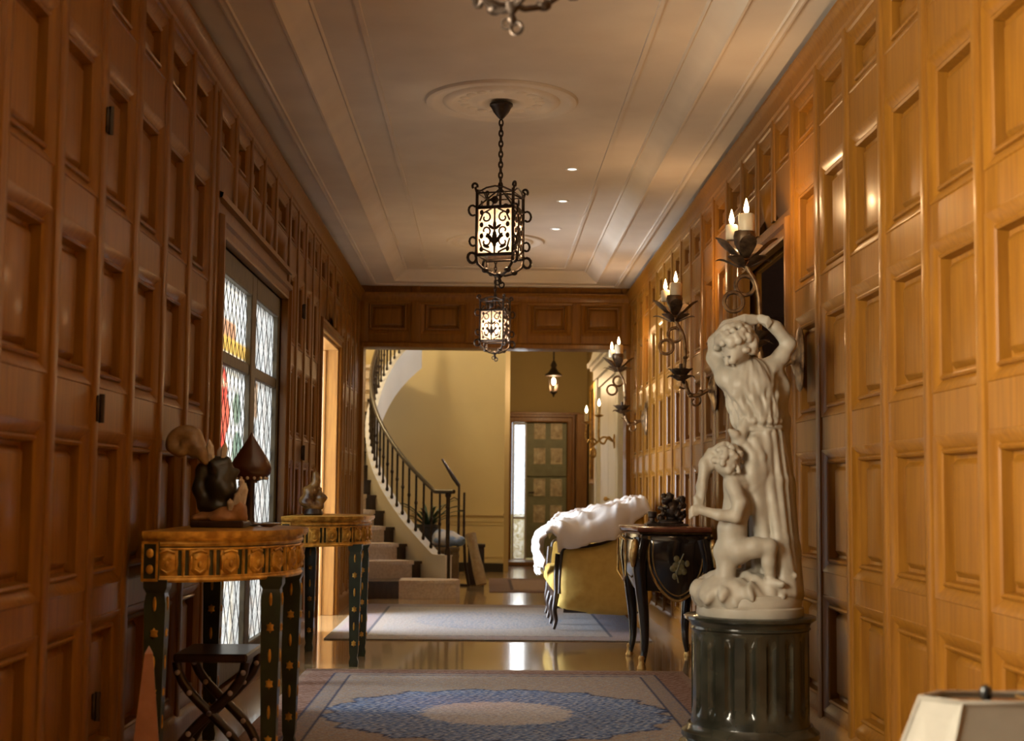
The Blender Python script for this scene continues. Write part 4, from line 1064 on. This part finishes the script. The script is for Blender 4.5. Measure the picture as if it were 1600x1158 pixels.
# rocky ground
sd.ball(P(1165,928,.0), (.207,.198,.115), .02, lambda x, y, z: .010*np.sin(45*x+20*y)*np.cos(38*y-25*z)+.007*np.sin(90*x+31*z)*np.sin(80*y))
sd.ball(P(1126,921,-.03), (.125,.15,.062), .05, lambda x, y, z: .009*np.sin(44*x+13*z)*np.cos(52*y+3)+.006*np.sin(75*x-40*z)*np.sin(66*y)); sd.ball(P(1200,915,-.10), (.07,.07,.05), .03); sd.ball(P(1226,915,.03), (.06,.12,.08), .03)
# long skirt with hanging folds
def folds(dx, dy, z, t):
    a = np.arctan2(dy, dx); return .008*np.sin(13*a+4*np.sin(5*z))*np.clip(t*1.6+.15, 0, 1)+.003*np.sin(25*a+2+9*z)
sd.cone(P(1187,672,.0), P(1192,735,.01), .080, .104, .02, fold=folds, sq=(1,1.1,1))
sd.cone(P(1192,730,.01), P(1203,915,.02), .100, .112, .02, fold=folds, sq=(1,1.05,1))
# mantle hanging from the shoulder down the back
sd.chain([P(1212,590,.05),P(1221,660,.065),P(1228,760,.075),P(1232,860,.075),P(1234,925,.07)], [.045,.046,.05,.052,.06], .03, fold=lambda dx, dy, z, t: .006*np.sin(62*dx+7*z)+.004*np.sin(70*dy))
# advancing thigh under the cloth, drapery caught at the side
sd.chain([P(1178,700,-.06),P(1170,740,-.10),P(1180,790,-.09),P(1186,850,-.06)], [.062,.052,.036,.034], .035, fold=lambda dx, dy, z, t: .004*np.sin(80*dx))
for x0, xm, x1, x2, y, w in ((1180,1179,1188,1202,-.095,.016),(1191,1195,1206,1218,-.108,.020),(1203,1209,1217,1228,-.100,.018),(1214,1220,1226,1234,-.075,.018),(1222,1230,1236,1240,-.03,.017)):
    sd.chain([P(x0,676,y+.02),P(xm,750,y),P(x1,840,y-.004),P(x2,918,y-.012)], [w*.55,w*.8,w*.95,w*1.25], .022)
# torso and loose blouse gathered over a girdle
def blouse(dx, dy, z, t):
    a = np.arctan2(dy, dx); return (.0085*np.sin(15*a+26*z)+.004*np.sin(31*a-34*z))*np.clip(.25+t*1.2, 0, 1)
sd.cone(P(1168,598,-.005), P(1180,648,-.005), .110, .104, .02, fold=blouse, sq=(1,1.14,1))
sd.cone(P(1181,640,-.008), P(1184,659,-.005), .100, .088, .012, fold=blouse, sq=(1,1.12,1))
sd.ball(P(1150,606,-.06), .042, .035); sd.ball(P(1184,604,-.065), .044, .035)
for pts, w in ((((1136,588,-.055),(1153,604,-.100),(1170,628,-.108),(1184,658,-.098)),.010),(((1206,580,-.045),(1199,604,-.085),(1192,632,-.098),(1187,658,-.098)),.010),
               (((1130,600,-.055),(1143,620,-.088),(1158,642,-.095),(1170,660,-.088)),.011),
               (((1213,592,-.02),(1208,620,-.07),(1202,658,-.082)),.011),(((1168,606,-.108),(1178,632,-.106),(1186,656,-.10)),.007)):
    n_ = len(pts); sd.chain([P(p[0], p[1], p[2]+.013) for p in pts], [w*(1.0+.35*i/(n_-1)) for i in range(n_)], .018)
for x, y in ((1160,-.082),(1172,-.096),(1184,-.100),(1196,-.094),(1206,-.078),(1214,-.055)): sd.ball(P(x, 660, y+.006), (.014,.014,.014), .010)
sd.chain([P(1152,668,-.055),P(1170,673,-.084),P(1195,674,-.086),P(1216,669,-.045)], [.010]*4, .006)   # girdle
# shoulders, neck, head
sd.ball(P(1132,592,-.02), (.046,.045,.048), .03); sd.ball(P(1204,577,.01), (.050,.045,.05), .03)
sd.chain([P(1168,592,-.01),P(1156,566,-.03)], [.046,.036], .025)
H = Vector(P(1148,545,-.055))
sd.ball(tuple(H), (.064,.074,.080), .012)
sd.chain([tuple(H+Vector((-.02,-.045,-.035))), tuple(H+Vector((-.028,-.052,-.062)))], [.040,.022], .02)     # jaw and chin
fd = Vector((-.58,-.42,-.70)).normalized(); fu = Vector((-.42,-.50,.76)).normalized(); fu = (fu-fd*fu.dot(fd)).normalized(); fs = fd.cross(fu)
def face(u, v, w): return tuple(H+fs*u+fu*v+fd*w)
sd.cone(face(0,.016,.074), face(0,-.016,.096), .008, .012, .005)                                            # nose
for q in (-1, 1):
    sd.cone(face(q*.010,.020,.074), face(q*.034,.018,.064), .007, .006, .006)                               # brows
    sd.ball(face(q*.025,.004,.080), .0165, 0, sub=True); sd.ball(face(q*.025,.003,.064), .012, .003)         # sockets, eyes
    sd.ball(face(q*.030,-.024,.058), .016, .010)
sd.cone(face(-.015,-.035,.078), face(.015,-.035,.078), .0065, .0065, .003); sd.cone(face(-.012,-.047,.075), face(.012,-.047,.075), .0065, .0065, .003)
sd.cone(face(-.015,-.041,.087), face(.015,-.041,.087), .0045, .0045, 0, sub=True)
sd.ball(face(.062,-.005,.0), (.012,.018,.022), .006); sd.ball(face(-.062,-.005,.0), (.012,.018,.022), .006)   # ears
for i in range(230):                                                                                          # curly hair
    z = rs.uniform(-.35, 1); a = rs.uniform(0, 2*pi); r = sqrt(1-z*z); d = Vector((r*cos(a), r*sin(a), z))
    if d.dot(fd) > .42 and d.dot(fu) < .62: continue
    p = H+Vector((d.x*.083-.004, d.y*.088+.006, d.z*.090+.006)); sd.ball(tuple(p), rs.uniform(.011,.020), .005)
sd.ball(tuple(H+Vector((.0,.07,.03))), (.05,.045,.05), .02, lambda x, y, z: .005*np.sin(120*x)*np.cos(110*z))
# raised arms
sd.chain([P(1134,590,.0),P(1120,560,.055),P(1121,535,.05),P(1138,512,.02),P(1163,500,-.005)], [.044,.034,.031,.028,.020], .018)
sd.chain([P(1206,577,.01),P(1222,558,.015),P(1234,538,.015)], [.044,.036,.031], .018)
sd.chain([P(1234,538,.015),P(1213,513,.005),P(1190,500,.0)], [.031,.027,.019], .014)
sd.ball(P(1174,499,-.004), (.028,.018,.016), .012); sd.ball(P(1188,500,-.01), (.026,.018,.016), .012)
for k in range(4):
    sd.chain([P(1178+k*.8,497+k*3.2,-.012-.004*k),P(1163,498+k*4,-.018-.004*k),P(1153,504+k*4.6,-.022)], [.0082,.0078,.006], .003)
    sd.chain([P(1186,496+k*3,-.02),P(1198-k,499+k*3,-.03),P(1204-k*2,506+k*3,-.028)], [.0078,.0072,.0056], .003)
sd.chain([P(1180,503,-.01),P(1172,511,-.02),P(1166,514,-.024)], [.009,.0085,.007], .004)
# sleeve falling from the raised arm
sd.chain([P(1209,575,.02),P(1219,605,.03),P(1219,650,.03)], [.036,.040,.036], .02, fold=lambda dx, dy, z, t: .006*np.sin(85*dx+20*z))
# feet of the woman
sd.chain([P(1212,915,-.11),P(1207,924,-.17)], [.022,.017], .012)
# hand of the woman reaching down, small dove shaped knot of cloth above the child
sd.chain([P(1158,668,-.07),P(1148,690,-.09),P(1141,682,-.11),P(1133,676,-.12)], [.026,.024,.018,.010], .015); sd.ball(P(1150,700,-.09), (.035,.03,.04), .02)
sd.chain([P(1170,690,-.10),P(1181,715,-.12),P(1180,745,-.12),P(1166,765,-.13)], [.018,.017,.016,.012], .012)
# ---- child
C = Vector(P(1127,722,-.135))
sd.ball(tuple(C), (.056,.062,.064), .010)
cf = Vector((.62,-.62,-.48)).normalized(); cu = Vector((.3,-.25,.92)).normalized(); cu = (cu-cf*cu.dot(cf)).normalized(); cs_ = cf.cross(cu)
def cface(u, v, w): return tuple(C+cs_*u+cu*v+cf*w)
sd.cone(cface(0,.006,.062), cface(0,-.010,.076), .007, .010, .004)
for q in (-1, 1):
    sd.ball(cface(q*.019,.004,.067), .0125, 0, sub=True); sd.ball(cface(q*.019,.003,.053), .010, .002); sd.ball(cface(q*.026,-.022,.046), .017, .010)
    sd.ball(cface(q*.054,-.004,.0), (.010,.014,.016), .005)
sd.cone(cface(-.010,-.027,.064), cface(.010,-.027,.064), .007, .007, .003); sd.cone(cface(-.011,-.027,.072), cface(.011,-.027,.072), .003, .003, 0, sub=True); sd.ball(cface(0,-.042,.046), .015, .010)
for i in range(95):
    z = rs.uniform(-.3, 1); a = rs.uniform(0, 2*pi); r = sqrt(1-z*z); d = Vector((r*cos(a), r*sin(a), z))
    if d.dot(cf) > .45 and d.dot(cu) < .6: continue
    sd.ball(tuple(C+Vector((d.x*.063, d.y*.066, d.z*.070))), rs.uniform(.010,.016), .005)
sd.chain([P(1134,740,-.125),P(1143,757,-.11),P(1144,795,-.105),P(1137,825,-.10),P(1138,852,-.10)], [.032,.052,.055,.058,.066], .02, sq=(1,1.05,1))
sd.ball(P(1128,858,-.075), (.05,.055,.052), .02); sd.ball(P(1146,860,-.115), (.045,.05,.05), .02)
sd.chain([P(1136,758,-.145),P(1143,785,-.185),P(1137,805,-.19),P(1112,803,-.185),P(1088,797,-.175)], [.034,.030,.027,.023,.018], .012)
sd.ball(P(1080,796,-.17), (.022,.018,.016), .01)
for k in range(4): sd.chain([P(1080,792+k*3.4,-.175),P(1073,792+k*4,-.178),P(1069,797+k*4,-.172)], [.0075,.007,.0055], .003)
sd.chain([P(1083,790,-.165),P(1080,783,-.168),P(1078,778,-.165)], [.008,.0075,.006], .004)
sd.chain([P(1110,712,-.115),P(1096,730,-.13),P(1088,760,-.15),P(1083,790,-.16)], [.034,.030,.024,.018], .015, fold=lambda dx, dy, z, t: .004*np.sin(120*dx+30*z))     # cloth hanging from the child's head
sd.chain([P(1154,757,-.10),P(1170,745,-.11),P(1168,715,-.115),P(1160,700,-.11)], [.032,.027,.023,.017], .012)
sd.chain([P(1146,856,-.135),P(1168,851,-.155),P(1188,850,-.165)], [.052,.042,.036], .015)
sd.chain([P(1188,850,-.165),P(1189,873,-.155),P(1192,897,-.14)], [.035,.029,.022], .012); sd.chain([P(1190,902,-.15),P(1206,905,-.18)], [.020,.015], .01)
for k in range(5): sd.ball(P(1207+k*.8,904+k*1.0,-.19+.012*k), .0075, .003)
sd.chain([P(1130,864,-.085),P(1128,892,-.10)], [.052,.038], .015); sd.chain([P(1128,892,-.10),P(1112,900,-.02),P(1106,903,.04)], [.036,.028,.020], .012); sd.chain([P(1106,903,.04),P(1100,905,.075)], [.018,.014], .01)
# flower sprays at the foot
for i in range(16): sd.ball(P(1222+rs.uniform(-12,12), 880+rs.uniform(-12,30), -.10+rs.uniform(-.03,.03)), rs.uniform(.008,.014), .005)
fig = sd.build('figures', MARBLE, sa)
g = MB(); g.lathe([(.226,0),(.228,.008),(.226,.035),(.218,.042),(.221,.055),(.214,.075),(.207,.09),(.18,.10),(.001,.10)], 56); g.build('plinth', MARBLE, sa, 40)
# ------------------------------------------------------------------ wrought iron lanterns
LGLASS = glass_mat('lantern_mica', (1.0,.90,.82), .5, nscale=55.)
def lantern(loc, label):
    """origin at the canopy on the ceiling"""
    t = thing('hanging_lantern', loc, label, 'lantern', 'wrought iron hanging lanterns')
    t.rotation_euler = (0,0,radians(-17))
    g = MB(); g.lathe([(.068,0),(.068,-.012),(.060,-.02),(.045,-.05),(.022,-.078),(.010,-.09)], 24); g.build('canopy', IRON, t, 40)
    g = MB(); z = -.095; k = 0
    while z > -.485:
        pts = []
        for i in range(12):
            a = 2*pi*i/12; u, v = .011*cos(a), .021*sin(a)
            pts.append((u, 0, z-.018+v) if k % 2 == 0 else (0, u, z-.018+v))
        g.tube(pts, .0052, 5, True); z -= .031; k += 1
    g.build('chain', IRON, t, 60)
    S, ZT, ZB = .108, -.545, -.905                                  # half side, top and bottom of the cage
    zc0, zc1 = -.63, ZB                                             # glazed part
    g = MB()
    for x in (-S, S):
        for y in (-S, S): g.tube([(x,y,ZB-.01),(x,y,ZT+.02)], .0095, 6)
    for z in (zc0, ZB): g.tube([(-S,-S,z),(S,-S,z),(S,S,z),(-S,S,z)], .0105, 6, True)
    g.tube([(-S,-S,ZT),(S,-S,ZT),(S,S,ZT),(-S,S,ZT)], .005, 6, True)
    g.tube([(-S,-S,zc0+.0),(0,0,-.50),(S,S,zc0)], .006, 6); g.tube([(-S,S,zc0),(0,0,-.50),(S,-S,zc0)], .006, 6); g.tube([(0,0,-.47),(0,0,-.70)], .008, 6)
    cage = g.build('cage', IRON, t, 60)
    def scr(pts, r): q = MB(); q.tube(pts, r*1.35, 6); q.build('scroll', IRON, t, 60)
    for qx in (-1, 1):
        for qy in (-1, 1):
            a = atan2(qy, qx); ca, sa = cos(a), sin(a); R0 = S*1.414
            def rz(pts): return [(R*ca, R*sa, z) for R, z in pts]
            scr(rz([(R0,ZT+.0),(R0+.012,ZT+.03)]+[(R0+.014+.017*cos(b)-.0, ZT+.038+.017*sin(b)) for b in [pi-.5*j for j in range(9)]]), .0055)
            scr(rz([(R0,zc0+.01)]+[(R0+.028+.026*cos(b), zc0-.02+.030*sin(b)) for b in [2.2-.55*j for j in range(9)]]), .005)
            scr(rz([(R0,ZB+.10)]+[(R0+.024+.022*cos(b), ZB+.075+.026*sin(b)) for b in [2.2-.55*j for j in range(9)]]), .005)
            scr(rz([(R0,ZB+.02)]+[(R0+.028+.028*cos(b), ZB-.02+.030*sin(b)) for b in [2.2-.55*j for j in range(11)]]), .0065)
            q = MB(); q.tube(rz([(R0+.005,ZB),(R0*.95,ZB-.05),(R0*.6,ZB-.09),(R0*.25,ZB-.105),(.0,ZB-.10)]), .009, 6); q.ell(((R0*.62)*ca, (R0*.62)*sa, ZB-.085), (.022,.022,.016), 6); q.build('basket_arm', IRON, t, 60)
    g = MB(); g.lathe([(.004,ZB-.155),(.014,ZB-.14),(.008,ZB-.125),(.022,ZB-.11),(.028,ZB-.10),(.012,ZB-.085)], 10); g.tube(scroll((.012,0,ZB-.165), .018, .012, pi*.5, -pi*1.6), .005, 5); g.tube(scroll((-.012,0,ZB-.150), .016, .010, pi*.5, pi*2.2), .004, 5)
    g.build('finial', IRON, t, 60)
    for k in range(4):
        M = Matrix.Rotation(k*pi/2, 4, 'Z')
        p = MB(); p.box(-S+.006, S-.006, -S+.003, -S+.006, zc1, zc0, M=M); gl = p.build('glass_pane', LGLASS, t)
        f = MB(); y = -S-.004; zm = (zc0+zc1)/2
        def add(pts, r=.0056): f.tube([M @ Vector(q) for q in pts], r, 5)
        for q in (-1, 1):
            for c, a0 in ((-.065, 1), (0., -1), (.075, 1)):
                add(scroll((q*.052, y, zm+c), .032, .010, pi*.5*a0, pi*.5*a0+q*a0*pi*1.7))
            add([(q*.02,y,zc1+.01),(q*.075,y,zc1+.035),(q*.092,y,zc1+.09)]); add([(q*.02,y,zc0-.01),(q*.07,y,zc0-.035),(q*.09,y,zc0-.08)])
        for dx, dz, L_, W_, an in ((0,-.05,.050,.016,0),(-.026,-.045,.038,.012,.6),(.026,-.045,.038,.012,-.6),(0,.03,.030,.011,0),(-.02,.02,.024,.009,.9),(.02,.02,.024,.009,-.9),(-.05,-.09,.022,.010,1.2),(.05,-.09,.022,.010,-1.2)):
            f.ell((0,0,0), (W_, .005, L_), 5, M=M @ Matrix.Translation((dx, y, zm+dz)) @ Matrix.Rotation(-an, 4, 'Y'))
        for q in (-1, 1):
            for zz in (zc1+.03, zm-.03, zm+.035, zc0-.03): f.ell((0,0,0), (.012,.004,.016), 5, M=M @ Matrix.Translation((q*.078, y, zz)))
        add([(0,y,zc1),(0,y,zc0)], .006)
        for q in (-1, 0, 1): f.ell(tuple(M @ Vector((q*.0,y,ZT-.045))), (.018*abs(M[0][0])+.004, .018*abs(M[1][0])+.004, .024), 5)
        f.tube([M @ Vector(v) for v in [(-S,y,ZT+.0),(-.05,y,ZT+.028),(0,y,ZT+.036),(.05,y,ZT+.028),(S,y,ZT+.0)]], .0055, 5)
        f.build('filigree', IRON, gl, 60)
    g = MB(); g.lathe([(.012,-.70),(.03,-.705),(.034,-.715),(.012,-.72),(.012,-.76)], 12); g.build('bulb_holder', IRON, t, 40)
    g = MB(); g.ell((0,0,-.80), (.026,.026,.04), 8); g.build('bulb', BULB, t, 60)
    return t
LAN = [(.07,8.27),(.073,13.03),(.055,3.62)]
l1 = lantern((LAN[0][0],LAN[0][1],3.403), 'nearest fully visible iron lantern on a chain, glowing behind filigree')
l1['label'] = 'larger glowing iron lantern hanging complete with its chain and ceiling rose'
l2 = copy_thing(l1, (LAN[1][0],LAN[1][1],3.403), 'smaller glowing iron lantern, hanging in front of the far oak lintel')
l3 = copy_thing(l1, (LAN[2][0],LAN[2][1],3.403), 'iron lantern of which only the bottom ring shows at the top edge')
def point(name, loc, power, col, r=.03):
    d = bpy.data.lights.new(name, 'POINT'); d.energy = power; d.color = col; d.shadow_soft_size = r
    o = bpy.data.objects.new(name, d); COL.objects.link(o); o.location = loc; return o
def area(name, loc, rot, sx, sy, power, col, spread=180):
    d = bpy.data.lights.new(name, 'AREA'); d.shape = 'RECTANGLE'; d.size = sx; d.size_y = sy; d.energy = power; d.color = col; d.spread = radians(spread)
    o = bpy.data.objects.new(name, d); COL.objects.link(o); o.location = loc; o.rotation_euler = rot; return o
WARM = (1.0,.66,.36); DAY = (.86,.93,1.0)
for (x, y), pw in zip(LAN, LANP): point('lantern_light', (x, y, 3.403-.80), pw, WARM, .04)
# small lantern in the back corridor
t = thing('pendant_lantern', (.985,21.0,3.845), 'small dark pendant lantern glowing in the tan corridor', 'lantern')
g = MB(); g.tube([(0,0,1.1),(0,0,-.85)], .012, 6); g.build('rod', IRON, t, 50)
g = MB(); g.lathe([(.02,-.80),(.05,-.86),(.035,-.90),(.075,-.96),(.13,-1.0),(.125,-1.02),(.05,-1.03)], 12); g.build('cap', IRON, t, 30)
g = MB()
for k in range(6): g.tube([(.08*cos(k*pi/3),.08*sin(k*pi/3),-1.02),(.045*cos(k*pi/3),.045*sin(k*pi/3),-1.24)], .004, 5)
g.lathe([(.05,-1.24),(.055,-1.26),(.02,-1.29),(.008,-1.33)], 10); g.build('cage', IRON, t, 50)
g = MB(); g.ell((0,0,-1.10), (.032,.032,.055), 8); g.build('bulb', emit_mat('corridor_bulb', (1.,.78,.5), 14.), t, 60)
point('corridor_light', (.985,21.0,2.68), CORP, WARM, .06)

# ------------------------------------------------------------------ recessed downlights
LEDM = emit_mat('downlight_lens', (1.0,.88,.72), 3.2)
dl = thing('downlight', (.59,10.02,TZ), 'a', 'ceiling light', 'recessed ceiling spotlights')
g = MB(); g.lathe([(.030,-.001),(.036,-.006),(.046,-.006),(.050,-.001)], 24, caps=False); g.build('trim_ring', WHITEP, dl, 50)
g = MB(); g.lathe([(.031,-.003),(.001,-.003)], 24); g.build('lens', LEDM, dl)
dl['label'] = 'recessed ceiling spotlight nearest the larger lantern'
copy_thing(dl, (.585,11.15,TZ), 'middle one of the three recessed ceiling spotlights in a row'); copy_thing(dl, (.59,12.36,TZ), 'recessed ceiling spotlight farthest along the hall, near the smaller lantern')
for y in (10.02,11.15,12.36):
    d = bpy.data.lights.new('spot_light', 'SPOT'); d.energy = SPOTP; d.color = (1.,.84,.62); d.spot_size = radians(95); d.spot_blend = .8; d.shadow_soft_size = .03
    o = bpy.data.objects.new('spot_light', d); COL.objects.link(o); o.location = (.59,y,TZ-.02)

# ------------------------------------------------------------------ wall sconces (local +x points away from the wall)
def leafcup(g, c, n, r0, r1, h, tilt=0., wd=.034):
    for k in range(n):
        a = 2*pi*k/n+tilt; ca, sa = cos(a), sin(a); rg = []
        for j in range(7):
            t = j/6; R = r0+(r1-r0)*(t**.8)+.012*sin(3*t); z = h*t+.02*sin(pi*t); w = wd*sin(pi*min(.97, .12+.86*t))
            rg.append([(c[0]+R*ca-w*sa, c[1]+R*sa+w*ca, c[2]+z), (c[0]+(R+.010)*ca, c[1]+(R+.010)*sa, c[2]+z-.004), (c[0]+R*ca+w*sa, c[1]+R*sa-w*ca, c[2]+z), (c[0]+(R+.004)*ca, c[1]+(R+.004)*sa, c[2]+z+.003)])
        g.loft(rg, True, True)
LEAFIRON = mat('bronzed_leaf', (.16,.10,.05), .45, metal=.6, col2=(.05,.03,.018), vscale=26., bump=.2)
def sconce(loc, label):
    t = thing('wall_sconce', loc, label, 'sconce', 'gilded iron candle sconces on the panelled wall', pi)
    g = MB(); M = Matrix.Rotation(pi/2, 4, 'Y') @ Matrix.Diagonal((1.75,1,1,1))
    g.lathe([(.001,0),(.085,0),(.092,.008),(.085,.018),(.06,.022),(.045,.034),(.02,.05),(.001,.052)], 28, M=M); g.build('backplate', GOLDIRON, t, 40)
    X = .275
    g = MB(); pts = catmull([(.03,0,0),(.07,0,-.02),(.12,0,-.045),(.17,0,-.04),(.195,0,0),(X-.07,0,.05)], 6); g.tube(pts, [.014]*len(pts), 8)
    g.tube(scroll((.14,0,-.085), .045, .014, pi*.6, pi*2.4), .008, 6); g.tube(scroll((.215,0,.03), .035, .012, -pi*.2, -pi*1.9), .007, 6)
    for x, z in ((.10,-.025),(.17,-.045)): g.ell((x,0,z), (.02,.026,.018), 6)
    g.build('arm', GOLDIRON, t, 60)
    g = MB(); g.tube(catmull([(X-.07,0,0),(X-.062,0,.10),(X-.072,0,.22),(X-.058,0,.36),(X-.015,0,.44),(X,0,.50)], 4), .011, 8)
    for x, z in ((-.063,.12),(-.07,.205),(0,.485)): g.ell((X+x,0,z), (.02,.02,.012), 6)
    g.build('stem', GOLDIRON, t, 60)
    for dx, z, nm in ((-.003,.36,0),(.058,.275,1)):
        g = MB(); g.tube([(X+dx+.047*cos(2*pi*i/20), .012*(1 if nm else -1), z+.047*sin(2*pi*i/20)) for i in range(20)], .0105, 6, True); g.build('ring', GOLDIRON, t, 60)
    g = MB(); g.lathe([(.012,.49),(.022,.51),(.05,.56),(.056,.60),(.05,.625),(.001,.625)], 16, (X,0,0)); leafcup(g, (X,0,.49), 5, .03, .150, .095, .3, .042); leafcup(g, (X,0,.45), 5, .02, .140, .035, .9, .038)
    g.build('leaf_cup', LEAFIRON, t, 50)
    def candle(x, y, z, r, h):
        c = MB(); c.lathe([(r*.92,0),(r,.006),(r,h-.008),(r*.9,h),(r*.6,h-.006),(.001,h-.008)], 18, (x,y,z)); cd = c.build('candle', WAX, t, 50)
        f = MB(); f.lathe([(.002,0),(.011,.012),(.014,.026),(.009,.05),(.0015,.078)], 10, (x,y,z+h)); f.build('flame', FLAME, cd, 60)
    candle(X-.005, -.0+.02, .622, .040, .085); candle(X+.055, -.05, .59, .03, .075)
    # small lower flower with its own candle
    g = MB(); g.tube([(X-.066,0,.03),(X-.05,.03,.05),(X-.035,.05,.075)], .009, 6); leafcup(g, (X-.035,.05,.07), 7, .012, .075, .055); leafcup(g, (X-.035,.05,.05), 7, .01, .085, .02, .5); g.tube([(X-.035,.05,.07),(X-.035,.05,.16)], .012, 8); g.build('flower_cup', LEAFIRON, t, 50)
    return t
SCON = [6.95, 9.57, 13.70]
s1 = sconce((WR-.008, SCON[0], 1.80), 'candle sconce with tall stem rising behind the white statue')
s2 = copy_thing(s1, (WR-.008, SCON[1], 1.84), 'candle sconce on the panelling above the black commode, second along the wall')
s3 = copy_thing(s1, (WR-.008, SCON[2], 1.84), 'farthest tall candle sconce, beside the opening to the stair hall')
for y, z in zip(SCON, (1.80,1.84,1.84)):
    point('candle_light', (WR-.008-.275, y, z+.76), CANP, (1.,.62,.30), .035)
# brass sconce in the stair hall
t = thing('brass_sconce', (RX-.095,17.0,1.74), 'two-armed brass candle sconce against the white door surround', 'sconce', None, pi)
g = MB(); M = Matrix.Rotation(pi/2, 4, 'Y') @ Matrix.Diagonal((1.7,1,1,1)); g.lathe([(.001,0),(.05,0),(.05,.012),(.03,.02),(.001,.025)], 20, M=M); g.build('backplate', GILTB, t, 40)
for nm, ex, ey, ez in (('a',.335,-.02,.20),('b',.19,.03,.28)):
    g = MB(); g.tube(catmull([(.02,0,0),(ex*.4,ey*.4,.05),(ex*.7,ey*.8,-.03),(ex,ey,.03),(ex,ey,ez-.0)], 6), .012, 8); g.lathe([(.015,0),(.05,.015),(.055,.03),(.02,.03)], 14, (ex,ey,ez)); g.build('arm', GILTB, t, 60)
    c = MB(); c.lathe([(.022,0),(.022,.10),(.001,.10)], 14, (ex,ey,ez+.03)); cd = c.build('candle', WAX, t, 50)
    f = MB(); f.lathe([(.002,0),(.016,.02),(.018,.04),(.002,.09)], 10, (ex,ey,ez+.13)); f.build('flame', FLAME, cd, 60)
g = MB(); g.tube(scroll((.26,0,-.02), .06, .015, 0, pi*2.2), .010, 6); g.ell((.26,0,-.14), (.04,.04,.06), 6, bump=lambda a, p: 1+.15*cos(6*a)); g.tube([(.26,0,-.1),(.26,0,.1)], .01, 6); g.build('scroll', GILTB, t, 60)

# ------------------------------------------------------------------ daylight and house lights
area('window_daylight', (-2.6, 8.5, 1.45), (0, radians(-90), 0), 3.6, 4.2, WINP, DAY)
area('near_window_daylight', (-2.1, 2.95, 1.95), (0, radians(-90), 0), 2.2, 3.0, NWINP, (1.,.87,.66))
area('side_room_daylight', (-4.35, 12.3, 1.35), (0, radians(-90), 0), 2.5, 2.4, DORP, (.80,.88,1.0))
area('garden_daylight', (.9, 24.2, 1.9), (radians(-90), 0, 0), 2.6, 2.2, GARP, (.95,.98,1.0))
area('high_window_daylight', (2.3, 17.5, 3.7), (0, radians(70), 0), 1.6, 2.2, HIGP, (.86,.92,1.0))
point('stair_hall_lamp', (-2.2, 18.2, 4.45), STAP, (1.,.80,.50), .15)
d = bpy.data.lights.new('sun', 'SUN'); d.energy = SUNP; d.color = (.84,.92,1.0); d.angle = radians(16)
o = bpy.data.objects.new('sun', d); COL.objects.link(o); o.rotation_euler = (0, radians(-42), radians(4)); o.location = (-8, 8, 9)
w = bpy.data.worlds.new('sky'); SC.world = w; w.use_nodes = True
w.node_tree.nodes['Background'].inputs['Color'].default_value = (.82,.90,1.0,1); w.node_tree.nodes['Background'].inputs['Strength'].default_value = 1.2
SC.view_settings.view_transform = 'Standard'; SC.view_settings.look = 'None'; SC.view_settings.exposure = EXPO; SC.view_settings.gamma = 1.; SC.view_settings.use_curve_mapping = False
try:
    SC.cycles.use_denoising = True; SC.cycles.max_bounces = 10; SC.cycles.diffuse_bounces = 5; SC.cycles.sample_clamp_indirect = 6.; SC.cycles.caustics_reflective = False; SC.cycles.caustics_refractive = False; SC.cycles.transparent_max_bounces = 16
except Exception: pass
